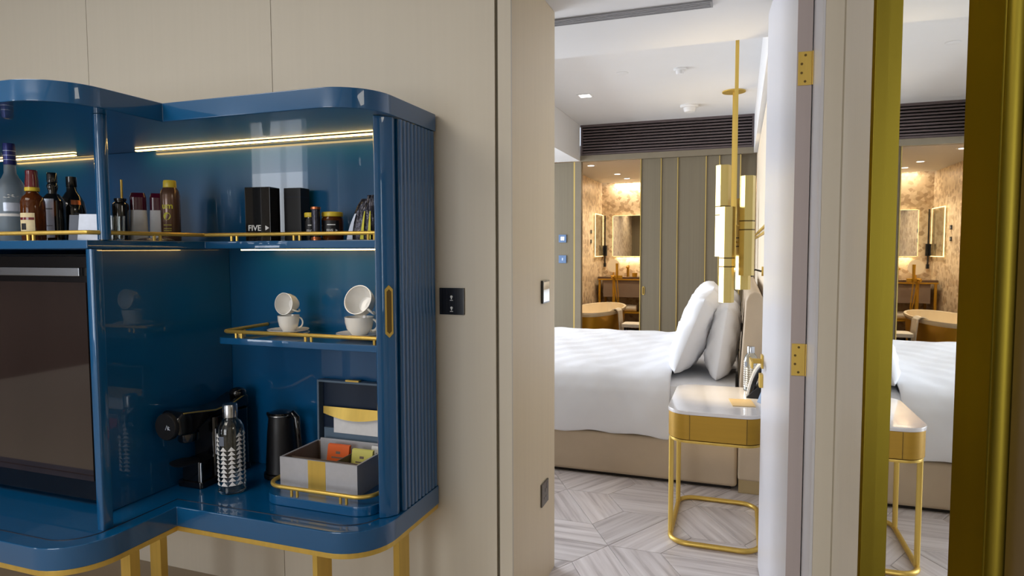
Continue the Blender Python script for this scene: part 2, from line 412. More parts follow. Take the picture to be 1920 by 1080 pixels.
# ---- bedroom shell
ZT, ZBK, YBACK = 2.655, 2.30, 6.90
struct('wall_bedroom_window', 'white bedroom wall with the tall window', 'wall',
       MB().box(-4.7,-4.6,YB,3.25,0,2.8).box(-4.7,-4.6,6.55,YBACK+0.1,0,2.8).box(-4.7,-4.6,3.25,6.55,2.55,2.8).box(-4.7,-4.6,3.25,6.55,0,0.05), 'white')
wbr = struct('wall_bedroom_right', 'cream upholstered wall behind the headboard', 'wall', MB().box(0.255,0.5,2.601,7.0,0,2.8), 'white')
MB().box(0.14, 0.2545, 3.66, 5.2, 0, 1.42).build('wall_panel', 'cream_panel', wbr, bevel=0.006)
MB().box(0.14, 0.2545, 5.205, 6.895, 0, 1.42).build('wall_panel', 'cream_panel', wbr, bevel=0.006)
MB().box(0.14, 0.2545, 3.66, 5.2, 1.475, 2.26).build('wall_panel', 'cream_panel', wbr, bevel=0.006)
MB().box(0.14, 0.2545, 5.205, 6.895, 1.475, 2.26).build('wall_panel', 'cream_panel', wbr, bevel=0.006)
MB().box(0.133, 0.2545, 3.66, 6.895, 1.422, 1.436).build('gold_strip', 'gold', wbr, smooth=False)
MB().box(0.148, 0.2545, 3.66, 6.895, 1.437, 1.458).build('strip_gap', 'panel', wbr, smooth=False)
MB().box(0.133, 0.2545, 3.66, 6.895, 1.459, 1.473).build('gold_strip', 'gold', wbr, smooth=False)
ceil2 = struct('ceiling_bedroom', 'white recessed bedroom ceiling with lowered edges', 'ceiling', MB().box(-4.7,0.5,2.546,7.0,ZT,ZT+0.1), 'white')
MB().box(-4.6, 0.254, 2.546, 3.257, ZBK, ZT-0.001).build('door_bulkhead', 'white', ceil2, smooth=False)
MB().box(-4.6, -1.645, 3.2575, 6.87, 2.271, ZT-0.001).build('side_bulkhead', 'white', ceil2, smooth=False)
MB().box(0.109, 0.254, 3.2575, 6.87, 2.271, ZT-0.001).build('side_bulkhead', 'white', ceil2, smooth=False)
# far wall: header, fixed panel; opening to the bathroom; sliding doors
wback = struct('wall_back', 'taupe panelled wall at the far side of the bed', 'wall', MB().box(-4.6,0.254,6.905,6.96,2.645,2.8), 'taupe_dark')
MB().box(-1.645, 0.139, 6.875, 6.96, 2.268, 2.329).build('header', 'taupe_dark', wback, bevel=0.002)
MB().box(-4.6, -1.72, 6.90, 6.96, 0, 2.268).build('wall_panel', 'taupe', wback, smooth=False)
MB().box(-1.72, -1.705, 6.893, 6.96, 0, 2.268).build('gold_strip', 'brass', wback, smooth=False)
MB().box(-1.704, -1.636, 6.885, 6.96, 0, 2.268).build('opening_trim', 'taupe_dark', wback, smooth=False)
d2 = thing('door_2', 'taupe sliding door with thin vertical gold strips', 'sliding door', kind='structure')
xs = [-1.004, -0.795, -0.627, -0.347, -0.217, -0.017, 0.137]
for i, (a, b) in enumerate(zip(xs[:-1], xs[1:])):
    MB().box(a+0.008, b-0.0005, 6.915 if i < 5 else 6.95, 6.955 if i < 5 else 6.975, 0.01, 2.266).build('door_panel', 'taupe', d2, smooth=False)
    MB().box(a, a+0.0075, 6.905, 6.955, 0.01, 2.266).build('gold_strip', 'brass', d2, smooth=False)
hd = MB(); hd.prism(rrect(-0.012, 0.012, -0.045, 0.045, 0.0118, 6), 0, 0.006)
hm = hd.build('pull_handle', 'gold', d2, xf=Matrix.Translation((-0.965, 6.915, 0.885)) @ Matrix.Rotation(R(90), 4, 'X'))
MB().prism(rrect(-0.006, 0.006, -0.036, 0.036, 0.0058, 6), 0, 0.002).build('recess', 'bronze', hm, xf=Matrix.Translation((-0.965, 6.909, 0.885)) @ Matrix.Rotation(R(90), 4, 'X'))

# ---- bathroom shell
struct('floor_bathroom', 'warm beige bathroom floor', 'floor', MB().box(-2.2,0.3,6.96,10.2,-0.1,-0.002), 'marble_dark')
struct('wall_bathroom_left', 'beige mosaic wall of the bathroom', 'wall', MB().box(-2.2,-2.04,6.96,10.2,0,2.45), 'mosaic')
struct('wall_bathroom_back', 'beige mosaic wall behind the washstand', 'wall', MB().box(-2.04,0.3,10.0,10.2,0,2.45), 'mosaic')
struct('wall_bathroom_right', 'plain bathroom partition', 'wall', MB().box(0.2,0.3,6.98,10.0,0,2.45), 'mosaic')
struct('ceiling_bathroom', 'warm white bathroom ceiling', 'ceiling', MB().box(-2.2,0.3,6.97,9.9,2.335,2.45), 'white')

# ================================================================== OPEN DOOR
a_leaf = math.atan2(0.047, 0.85)
d1 = thing('door_1', 'white door standing open into the bedroom', 'door', (0.1365, 1.952, 0), a_leaf, kind='structure')
MB().box(0, 0.0385, 0.0012, 0.855, 0.008, 2.252).build('leaf', 'door_white', d1, smooth=False)
MB().box(0.0003, 0.0382, 0.0, 0.001, 0.008, 2.252).build('edge_band', 'door_edge', d1, smooth=False)
for z0 in (1.772, 0.974):
    hg = MB().box(0.003, 0.0375, -0.0025, 0.0, z0, z0+0.090).build('hinge', 'gold', d1, bevel=0.0006)
    MB().tube([(0.0395, -0.004, z0), (0.0395, -0.004, z0+0.090)], 0.0015, 12).build('hinge_pin', 'gold', hg)
    for sx, sz in ((0.021,0.010),(0.012,0.033),(0.012,0.057),(0.021,0.080)):
        MB().tube([(sx, -0.0034, z0+sz), (sx, -0.0022, z0+sz)], 0.0034, 12).build('screw', 'bronze', hg)
hl = MB().box(-0.008, 0.0, 0.775, 0.82, 0.852, 0.905).build('handle_rose', 'gold', d1, bevel=0.001)
MB().box(-0.044, -0.0082, 0.790, 0.806, 0.870, 0.888).box(-0.052, -0.0442, 0.690, 0.806, 0.866, 0.892).build('lever', 'gold', hl, bevel=0.001)
MB().box(-0.014, 0.0, 0.778, 0.818, 0.775, 0.828).build('lock_plate', 'gold', d1, bevel=0.001)

# ================================================================== TALL MIRROR
mr = thing('wall_mirror', 'tall mirror in a gilt frame on the right wall', 'mirror', (0.219, 1.2, 0), R(0.22))
MB().box(0, 0.01, -0.62, 0.0, 0.02, 2.58).build('glass', 'mirror', mr, smooth=False)
MB().box(-0.019, 0.012, 0.0, 0.026, 0.0, 2.6).build('frame_upright', 'gold_frame', mr, bevel=0.0012)
MB().box(-0.019, 0.012, -0.553, -0.455, 0.0, 2.6).build('frame_upright', 'gold_frame', mr, bevel=0.004, seg=3)
MB().box(-0.019, 0.012, -0.454, -0.001, 2.56, 2.6).build('frame_rail', 'gold_frame', mr)
MB().box(-0.019, 0.012, -0.454, -0.001, 0.0, 0.04).build('frame_rail', 'gold_frame', mr)
MB().tube([(-0.012, -0.562, 0), (-0.012, -0.562, 2.6)], 0.009, 12).build('edge_bead', 'gold_frame', mr)
MB().box(-0.01, 0.012, -0.90, -0.572, 0.0, 2.6).build('edge_panel', 'bronze', mr)

# ================================================================== BAR CABINET
def cab_outline(o=0.0, n=10):
    """plan of the cabinet, inset by o"""
    yl, yr, xs_, xr, xl, yb = 1.21+o, 1.565+o, -1.705-o, -0.985-o, -3.25+o, 2.012
    r = 0.15-o*0.9; pts = [(xl, yb)]
    for cx, cy, a in ((xl+r, yl+r, 180), (xs_-r, yl+r, 270)):
        for i in range(n+1):
            t = R(a+90*i/n); pts.append((cx+r*math.cos(t), cy+r*math.sin(t)))
    pts.append((xs_, yr))
    for i in range(n+1):
        t = R(270+90*i/n); pts.append((xr-r+r*math.cos(t), yr+r+r*math.sin(t)))
    pts.append((xr, yb))
    return pts
cab = thing('bar_cabinet', 'blue lacquered bar cabinet with rounded corners on gold legs', 'cabinet', (-1.9, 1.7, 0))
CO = Matrix.Translation((1.9, -1.7, 0))
def cpart(mb, name, material, parent=None, bevel=0.0, smooth=True, seg=2):
    return mb.build(name, material, parent or cab, bevel=bevel, smooth=smooth, seg=seg, xf=CO)
cpart(MB().prism(cab_outline(-0.002), 1.729, 1.787), 'top_slab', 'blue', bevel=0.003)
cpart(MB().prism(cab_outline(0.0), 0.437, 0.503), 'base_slab', 'blue', bevel=0.004)
cpart(MB().prism(cab_outline(0.004), 0.4205, 0.4365), 'gold_edge', 'gold', bevel=0.001)
# tambour track let into the base
trk = [p for p in cab_outline(0.048)][1:-1]
cpart(MB().tube([(x, y, 0.5032) for x, y in trk], 0.0022, 6), 'track', 'blue_dark')
cpart(MB().box(-3.236, -0.996, 1.998, 2.011, 0.504, 1.728), 'back_panel', 'blue', smooth=False)
cpart(MB().box(-1.885, -1.865, 1.43, 1.997, 0.504, 1.334), 'divider_panel', 'blue', bevel=0.002)
cpart(MB().prism(rrect(-1.783, -1.757, 1.352, 1.386, 0.004, 3), 0.504, 1.334), 'door_stile', 'blue')
shp = [(-3.18,1.997),(-3.18,1.352),(-1.775,1.352),(-1.775,1.788),(-1.012,1.788),(-1.012,1.997)]
cpart(MB().prism(shp, 1.335, 1.361), 'shelf', 'blue', bevel=0.003)
cpart(MB().prism(rrect(-1.705,-1.012,1.757,1.997,0.02,4), 1.006, 1.029), 'cup_shelf', 'blue', bevel=0.003)
cpart(MB().prism(rrect(-1.802,-1.768,1.398,1.432,0.015,5), 1.362, 1.728), 'corner_post', 'blue')
cpart(MB().box(-3.246, -3.237, 1.365, 2.010, 0.504, 1.728), 'side_panel', 'blue', smooth=False)
cpart(MB().box(-2.56, -2.54, 1.43, 1.997, 0.504, 1.334), 'divider_panel', 'blue', bevel=0.002)
# fluted side
sp = cpart(MB().box(-1.004, -0.995, 1.768, 2.010, 0.504, 1.728), 'side_panel', 'blue', smooth=False)
sl = MB(); prof = [(-0.0004+0.0085*math.sin(math.pi*i/8)*1.0, -0.0117*math.cos(math.pi*i/8)) for i in range(9)]
sl.prism([(x, y) for x, y in prof], 0.505, 1.7275)
slat_me = sl.mesh('slat'); slat_me.materials.append(M['blue'])
for i in range(10):
    o = bpy.data.objects.new('slat', slat_me); COL.objects.link(o); o.parent = sp
    o.location = (-0.9945+1.9, 1.781+0.0242*i-1.7, 0)
cpart(MB().box(-1.034, -1.0045, 1.758, 1.79, 0.504, 1.728), 'door_jamb', 'blue_dark', smooth=False)  # dark filler added behind the stile, stops strip light showing through the gap
# leading stile of the tambour door, with its gold pull
st = cpart(MB().prism([(-1.042,1.706),(-1.034,1.696),(-1.013,1.708),(-0.993,1.738),(-0.996,1.756),(-1.030,1.757)], 0.504, 1.728), 'door_stile', 'blue', bevel=0.0025)
dv = Vector((0.020, 0.026, 0)).normalized(); nv = Vector((dv.y, -dv.x, 0))
def pull(sw, sh, t0, t1):
    c = Vector((-1.005, 1.720, 1.142)) + nv*t0
    poly = [(-sw,-sh+sw),(0,-sh),(sw,-sh+sw),(sw,sh-sw),(0,sh),(-sw,sh-sw)]
    vs = [c+dv*a+Vector((0,0,b)) for a, b in poly]+[c+dv*a+Vector((0,0,b))+nv*(t1-t0) for a, b in poly]
    return MB().add(vs, [(5,4,3,2,1,0),(6,7,8,9,10,11)]+[(i,(i+1)%6,6+(i+1)%6,6+i) for i in range(6)])
pl = cpart(pull(0.0125, 0.080, -0.006, 0.004), 'pull_plate', 'gold', st)
cpart(pull(0.0075, 0.068, 0.0041, 0.0046), 'pull_recess', 'bronze', st, smooth=False)
# lights under the top and under the shelf
for x0, x1, y0, y1, z0, z1, zl, ms in ((-2.27, -1.03, 1.940, 1.958, 1.7262, 1.7285, 1.7215, 'led'), (-3.1, -2.60, 1.940, 1.958, 1.7262, 1.7285, 1.7215, 'led'), (-1.72, -1.03, 1.893, 1.911, 1.3325, 1.3345, 1.3285, 'led_shelf')):
    ch = cpart(MB().box(x0, x1, y0, y1, z0, z1), 'strip_shield', 'blue_dark', smooth=False)  # opaque bar added to keep the strip's light off the surface above
    cpart(MB().box(x0+0.004, x1-0.004, y0+0.003, y1-0.003, zl, z0-0.0002), 'light_strip', ms, ch, smooth=False)
# gallery rails
def rail(path, z, zf, posts, r=0.0066):
    g = cpart(MB().tube([(x, y, z) for x, y in path], r, 10), 'gallery_rail', 'gold')
    for x, y, dx, dy in posts:
        for sgn in (-1, 1):
            cpart(MB().tube([(x+sgn*dx, y+sgn*dy, zf), (x+sgn*dx, y+sgn*dy, z)], 0.0048, 8), 'rail_post', 'gold', g)
rail([(-3.15,1.362),(-1.80,1.362),(-1.789,1.365),(-1.785,1.376),(-1.785,1.785),(-1.782,1.795),(-1.772,1.798),(-1.03,1.798)], 1.383, 1.361,
     [(-2.02,1.362,0.0115,0),(-2.55,1.362,0.0115,0),(-1.785,1.42,0,0.0115),(-1.785,1.60,0,0.0115),(-1.655,1.798,0.0115,0),(-1.395,1.798,0.0115,0),(-1.11,1.798,0.0115,0)])
rail([(-1.69,1.995),(-1.69,1.80),(-1.684,1.778),(-1.668,1.768),(-1.03,1.768)], 1.049, 1.029,
     [(-1.69,1.86,0,0.0115),(-1.62,1.768,0.0115,0),(-1.335,1.768,0.0115,0),(-1.075,1.768,0.0115,0)])
# legs
for x0, x1, y0, y1 in ((-1.805,-1.765,1.44,1.475),(-1.985,-1.935,1.70,1.73),(-1.212,-1.195,1.60,1.675),(-1.066,-1.044,1.83,1.90),(-3.1,-3.06,1.44,1.475),(-3.1,-3.06,1.85,1.885)):
    cpart(MB().box(x0, x1, y0, y1, 0.0, 0.420), 'leg', 'gold', bevel=0.0015)

# ================================================================== FRIDGE
fr = thing('mini_fridge', 'black mini fridge with tinted glass door in the cabinet', 'fridge', (-2.15, 1.73, 0.504))
MB().box(-0.36, 0.255, -0.215, 0.255, 0.008, 0.815).build('body', 'black_matt', fr, bevel=0.004)
fd = MB().box(-0.36, 0.255, -0.255, -0.217, 0.02, 0.81).build('door', 'black', fr, bevel=0.004)
MB().box(-0.33, 0.205, -0.259, -0.2551, 0.085, 0.725).build('glass_panel', 'black_glass', fd, smooth=False)
MB().box(-0.33, 0.19, -0.268, -0.2551, 0.745, 0.772).build('door_grip', 'steel', fd, bevel=0.002)
MB().box(-0.34, 0.24, -0.2, 0.2, 0.0, 0.0075).build('foot_strip', 'black_matt', fr)

# ================================================================== BOTTLES AND CANS ON THE UPPER SHELF
ZS = 1.3612
def bottle(name, label, x, y, prof, m, cap_prof=None, cap_m=None, group='bottles on the upper shelf', cat='bottle'):
    t = thing(name, label, cat, (x, y, ZS), 0, group)
    b = MB().lathe(prof, n=36).build('body', m, t)
    if cap_prof: MB().lathe(cap_prof, n=28).build('cap', cap_m, t)
    return t
A_CAM = lambda x, y: math.atan2(-y, -x)
# frosted spirit bottle
v = bottle('frosted_bottle', 'tall frosted spirit bottle with a navy foil neck', -2.31, 1.50,
           [(0.0,0.0),(0.040,0.0),(0.0425,0.004),(0.0425,0.165),(0.041,0.178),(0.034,0.196),(0.024,0.212),(0.0175,0.228),(0.0165,0.262)], 'frost',
           [(0.0172,0.255),(0.0178,0.256),(0.0178,0.318),(0.0165,0.326),(0.0,0.327)], 'navy_cap')
for zz in (0.27, 0.285, 0.30): MB().lathe([(0.0179,zz),(0.0182,zz+0.001),(0.0179,zz+0.002)], n=28, cap=False).build('foil_ring', 'silver_label', v)
ac = A_CAM(-2.31, 1.5)
for k, (da, zz, sz) in enumerate(((0.25,0.146,0.012),(-0.05,0.151,0.010),(-0.3,0.143,0.010),(0.5,0.137,0.008))):
    w = []
    for s_ in (-1, 1):
        w += [(0, 0), (s_*sz*0.6, sz*0.45), (s_*sz, sz*0.2)]
    vs = [(0.0428*math.cos(ac+da+px/0.0428), 0.0428*math.sin(ac+da+px/0.0428), zz+pz) for px, pz in w]
    MB().add(vs, [(0,1,2),(3,4,5)]).build('bird_print', 'white_print', v, smooth=False)
MB().lathe([(0.0429,0.10),(0.0429,0.128)], n=12, a0=ac-0.55, a1=ac+0.55, cap=False).build('front_print', 'silver_label', v)
MB().lathe([(0.0429,0.083),(0.0429,0.092)], n=14, a0=ac-0.9, a1=ac+0.8, cap=False).build('front_print', 'white_print', v)
# bourbon bottle with burgundy top
v = bottle('liquor_bottle', 'squat amber liquor bottle with a burgundy top', -2.135, 1.45,
           [(0.0,0.0),(0.031,0.0),(0.033,0.004),(0.034,0.09),(0.033,0.125),(0.028,0.14),(0.019,0.148),(0.0165,0.155),(0.0165,0.165)], 'amber',
           [(0.0172,0.162),(0.0195,0.163),(0.0185,0.19),(0.0165,0.205),(0.0165,0.222),(0.014,0.225),(0.0,0.225)], 'burgundy')
MB().lathe([(0.0196,0.158),(0.0203,0.160),(0.0203,0.168),(0.0196,0.170)], n=28, cap=False).build('gold_band', 'yellow', v)
ac = A_CAM(-2.135, 1.45)
MB().lathe([(0.0345,0.025),(0.0346,0.088)], n=14, a0=ac-1.3, a1=ac+0.1, cap=False).build('label_sheet', 'cream_label', v)
MB().lathe([(0.0350,0.066),(0.0350,0.074)], n=14, a0=ac-1.25, a1=ac+0.05, cap=False).build('label_stripe', 'burgundy', v)
MB().lathe([(0.0350,0.035),(0.0350,0.055)], n=8, a0=ac-1.1, a1=ac-0.6, cap=False).build('label_emblem', 'black_matt', v)
# square whiskey bottle with pale label
v = thing('square_bottle', 'square dark bottle with a tall silver label', 'bottle', (-2.17, 1.54, ZS), R(28), 'bottles on the upper shelf')
MB().prism(rrect(-0.028,0.028,-0.028,0.028,0.007,4), 0, 0.135).frustum(rrect(-0.028,0.028,-0.028,0.028,0.007,4), 0.135, rrect(-0.014,0.014,-0.014,0.014,0.006,4), 0.158).build('body', 'dark_glass', v)
MB().lathe([(0.013,0.156),(0.012,0.165),(0.015,0.175),(0.0165,0.185),(0.012,0.195)], n=24).build('neck', 'dark_glass', v)
MB().lathe([(0.0125,0.194),(0.015,0.196),(0.015,0.222),(0.013,0.228),(0.0,0.229)], n=24).build('cap', 'black', v)
MB().box(-0.025, 0.016, -0.0292, -0.0283, 0.012, 0.140).build('label_sheet', 'silver_label', v, smooth=False)
MB().box(-0.02, 0.012, -0.0297, -0.0293, 0.105, 0.109).build('label_line', 'grey_card', v, smooth=False)
MB().box(-0.018, 0.010, -0.0297, -0.0293, 0.05, 0.0525).build('label_line', 'grey_card', v, smooth=False)
# dark decanter bottle behind
v = bottle('dark_bottle', 'black glass bottle with a painted copper glint behind the square bottle', -2.216, 1.64,
           [(0.0,0.0),(0.038,0.0),(0.040,0.004),(0.041,0.11),(0.036,0.14),(0.026,0.160),(0.016,0.176),(0.0145,0.195)], 'dark_glass',
           [(0.015,0.19),(0.0165,0.192),(0.0165,0.226),(0.0,0.228)], 'black')
MB().lathe([(0.0395,0.128),(0.0365,0.144)], n=8, a0=A_CAM(-2.216,1.64)-0.1, a1=A_CAM(-2.216,1.64)+0.7, cap=False).build('painted_glint', 'copper', v)  # glint painted on the shoulder as a copper patch
ac = A_CAM(-2.216, 1.64)
MB().lathe([(0.0417,0.085),(0.0417,0.100)], n=8, a0=ac+0.1, a1=ac+0.5, cap=False).build('label_emblem', 'grey_card', v)
MB().lathe([(0.0417,0.070),(0.0417,0.074)], n=8, a0=ac-0.05, a1=ac+0.7, cap=False).build('label_line', 'grey_card', v)
# tumblers
for lab, x, y, h_ in (('small clear tumbler behind the white card', -2.09, 1.66, 0.085), ('small clear tumbler against the corner post', -1.99, 1.62, 0.085)):
    t = thing('glass_tumbler', lab, 'glass', (x, y, ZS), 0, 'clear tumblers on the upper shelf')
    MB().lathe([(0.0,0.0),(0.025,0.0),(0.0285,h_),(0.0265,h_),(0.0235,0.008),(0.0,0.008)], n=28).build('bowl', 'glass', t)
# folded cards
def tent(name, label, x, y, rz, w, h, lean, m, extra=None):
    t = thing(name, label, 'card', (x, y, ZS), rz, 'cards behind the rail')
    MB().add([(-w/2,0,0),(w/2,0,0),(w/2,lean,h),(-w/2,lean,h),(-w/2,0.0015,0),(w/2,0.0015,0),(w/2,lean+0.0015,h),(-w/2,lean+0.0015,h)],
             [(0,1,2,3),(7,6,5,4),(0,4,5,1),(1,5,6,2),(2,6,7,3),(3,7,4,0)]).build('front_leaf', m, t, smooth=False)
    MB().add([(-w/2,lean*2+0.002,0),(w/2,lean*2+0.002,0),(w/2,lean+0.0025,h-0.001),(-w/2,lean+0.0025,h-0.001),(-w/2,lean*2+0.0035,0),(w/2,lean*2+0.0035,0),(w/2,lean+0.004,h-0.001),(-w/2,lean+0.004,h-0.001)],
             [(0,1,2,3),(7,6,5,4),(0,4,5,1),(1,5,6,2),(2,6,7,3),(3,7,4,0)]).build('rear_leaf', 'black_matt', t, smooth=False)
    if extra:
        for (a, b, c, d) in extra:
            MB().add([(a, lean*c/h-0.0008, c), (b, lean*c/h-0.0008, c), (b, lean*d/h-0.0008, d), (a, lean*d/h-0.0008, d)], [(0,1,2,3)]).build('print_block', 'white_print', t, smooth=False)
tent('folded_card', 'dark grey folded card beside the white card', -1.905, 1.43, R(38), 0.062, 0.078, 0.02, 'grey_card',
     [(0.012,0.026,0.048,0.068),(-0.026,0.004,0.024,0.027)])
tent('folded_card', 'white folded card leaning beside the corner post', -1.835, 1.402, R(30), 0.058, 0.078, 0.018, 'silver_label')
# dark glass with gold stirrer
t = thing('mixing_jar', 'dark glass mixing jar with a gold stirrer', 'jar', (-2.14, 1.765, ZS))
MB().lathe([(0.0,0.0),(0.027,0.0),(0.0275,0.13),(0.026,0.138),(0.018,0.145),(0.018,0.15),(0.0,0.15)], n=30).build('jar', 'dark_glass', t)
MB().lathe([(0.019,0.1485),(0.0205,0.150),(0.0205,0.158),(0.0,0.158)], n=24).build('lid', 'black', t)
MB().tube([(0.008, 0, 0.158), (0.011, -0.002, 0.226)], 0.0042, 10).build('stirrer', 'gold', t)
# two capped toiletry bottles and the sunscreen can
for lab, x, y, w in (('white toiletry bottle with a maroon cap, nearer the dark jar', -2.117, 1.82, 0.056), ('white toiletry bottle with a maroon cap, beside the brown can', -2.072, 1.865, 0.054)):
    t = thing('toiletry_bottle', lab, 'bottle', (x, y, ZS), R(45), 'maroon capped toiletry bottles')
    def ov(s_, k): return [(s_*w/2*math.copysign(abs(math.cos(a))**0.75, math.cos(a)), s_*k*math.copysign(abs(math.sin(a))**0.75, math.sin(a))) for a in [2*math.pi*i/28 for i in range(28)]]
    MB().frustum(ov(1.12, 0.022), 0, ov(0.98, 0.019), 0.118).build('body', 'paper', t)
    MB().frustum(ov(1.0, 0.0195), 0.1185, ov(0.97, 0.0185), 0.165).frustum(ov(0.97, 0.0185), 0.165, ov(0.80, 0.013), 0.182).build('cap', 'maroon', t)
t = thing('sunscreen_can', 'brown spray can with a yellow cap and yellow print', 'spray can', (-1.94, 1.80, ZS))
MB().lathe([(0.0,0.0),(0.030,0.0),(0.0325,0.004),(0.0325,0.165),(0.030,0.180),(0.0225,0.193)], n=36).build('body', 'brown_can', t)
MB().lathe([(0.0215,0.1925),(0.0222,0.194),(0.0215,0.213),(0.0195,0.219),(0.0,0.220)], n=32).build('cap', 'yellow', t)
ac = A_CAM(-1.94, 1.80)
lettering('print_letters', 'um', 0.030, 'lime', t, None, 0.0004, True, cyl=(0.0328, ac-0.35, 0.117))
for s_ in (1,):
    vs = [(0.0329*math.cos(ac-0.4+0.0125*math.cos(a)/0.0329), 0.0329*math.sin(ac-0.4+0.0125*math.cos(a)/0.0329), 0.090+0.0135*math.sin(a)) for a in [2*math.pi*i/20 for i in range(20)]]
    MB().add(vs, [tuple(range(20))]).build('print_disc', 'lime', t, smooth=False)
for zz in (0.058, 0.045, 0.038, 0.030):
    MB().lathe([(0.0328,zz),(0.0328,zz+0.0016)], n=8, a0=ac-0.8, a1=ac+0.05, cap=False).build('print_line', 'lime', t)
# silver sachets lying below them
for lab, x, y, rz in (('crumpled silver sachet lying before the maroon bottles', -1.985, 1.74, R(20)), ('flat silver sachet lying beside the brown can', -1.90, 1.72, R(-15))):
    g = []; nx, ny = 10, 7
    for j in range(ny):
        for i in range(nx):
            px, py = (i/(nx-1)-0.5), (j/(ny-1)-0.5)
            g.append((px*0.085, py*0.05, 0.004+0.008*(1-4*px*px)*(1-4*py*py)+0.0035*smooth_noise(px*9, py*9, rz)))
    fs = [(j*nx+i, j*nx+i+1, (j+1)*nx+i+1, (j+1)*nx+i) for j in range(ny-1) for i in range(nx-1)]
    m_ = MB().add(g, fs); n0 = len(g)
    m_.add([(a, b, 0.0) for a, b, c in g], [tuple(reversed(f)) for f in fs])
    o = m_.build('sachet', 'silver_foil', None); o.location = (x, y, ZS); o.rotation_euler = (0, 0, rz)
    tag(o, lab, 'sachet', 'silver sachets on the upper shelf')

# ---- right half of the upper shelf
def triangle(parent, x, y, z, s_, m='white_print'):
    MB().add([(x,y,z),(x+s_,y,z+s_*0.58),(x,y,z+s_*1.16),(x,y+0.0004,z),(x+s_,y+0.0004,z+s_*0.58),(x,y+0.0004,z+s_*1.16)],
             [(0,1,2),(5,4,3),(0,3,4,1),(1,4,5,2),(2,5,3,0)]).build('print_arrow', m, parent, smooth=False)
t = thing('black_carton', 'glossy black carton printed with white lettering', 'box', (-1.592, 1.87, ZS), R(8))
MB().box(-0.0485, 0.0485, -0.032, 0.032, 0, 0.187).build('carton', 'black', t, bevel=0.0015)
lettering('print_letters', 'FIVE', 0.0275, 'white_print', t, Matrix.Translation((-0.038, -0.0326, 0.036)) @ FACE_FRONT, 0.0003, True)
triangle(t, 0.029, -0.0330, 0.0365, 0.0150)
t = thing('black_carton', 'plain dark carton standing behind the lettered one', 'box', (-1.505, 1.945, ZS), R(4))
MB().box(-0.034, 0.034, -0.028, 0.028, 0, 0.188).build('carton', 'black_matt', t, bevel=0.0015)
MB().box(-0.0345, 0.0345, -0.0285, 0.0285, 0.155, 0.1565).build('lid_seam', 'blue_dark', t, smooth=False)
def jar(label, x, y, r, body_m):
    t = thing('snack_jar', label, 'jar', (x, y, ZS), 0, 'jars with yellow lids')
    MB().lathe([(0.0,0.0),(r*0.92,0.0),(r,0.004),(r,0.074),(r*0.9,0.082)], n=32).build('body', body_m, t)
    MB().lathe([(r*0.93,0.0815),(r*0.97,0.083),(r*0.97,0.095),(r*0.9,0.0975),(0.0,0.0975)], n=32).build('lid', 'yellow', t)
    ac = A_CAM(x, y)
    MB().lathe([(r+0.0006,0.018),(r+0.0006,0.068)], n=16, a0=ac-1.0, a1=ac+0.6, cap=False).build('label_sheet', 'black_matt', t)
    lettering('print_letters', 'FIVE', 0.0125, 'white_print', t, None, 0.0003, True, cyl=(r+0.0009, ac-0.25, 0.030))
    z0 = 0.030; a1_ = ac-0.25+0.0185/r
    vs = [((r+0.0011)*math.cos(a1_+px/r), (r+0.0011)*math.sin(a1_+px/r), z0+pz) for px, pz in ((0,0),(0.008,0.0045),(0,0.009))]
    MB().add(vs, [(0,1,2)]).build('print_arrow', 'white_print', t, smooth=False)
    MB().lathe([(r+0.0009,0.052),(r+0.0009,0.0555)], n=8, a0=ac-0.5, a1=ac+0.25, cap=False).build('print_line', 'white_print', t)
jar('small jar with a yellow lid left of the copper tube', -1.415, 1.905, 0.024, 'black')
jar('wide brown jar with a yellow lid right of the tube', -1.325, 1.90, 0.037, 'amber')
t = thing('snack_tube', 'slim dark tube with a copper cap and foot', 'tube', (-1.352, 1.845, ZS))
MB().lathe([(0.0145,0.012),(0.0145,0.104)], n=28).build('tube', 'foil', t)
MB().lathe([(0.0,0.0),(0.017,0.0),(0.0175,0.006),(0.015,0.0118)], n=28).build('foot', 'copper', t)
MB().lathe([(0.0146,0.1042),(0.0165,0.105),(0.0165,0.1125),(0.0,0.114)], n=28).build('cap', 'copper', t)
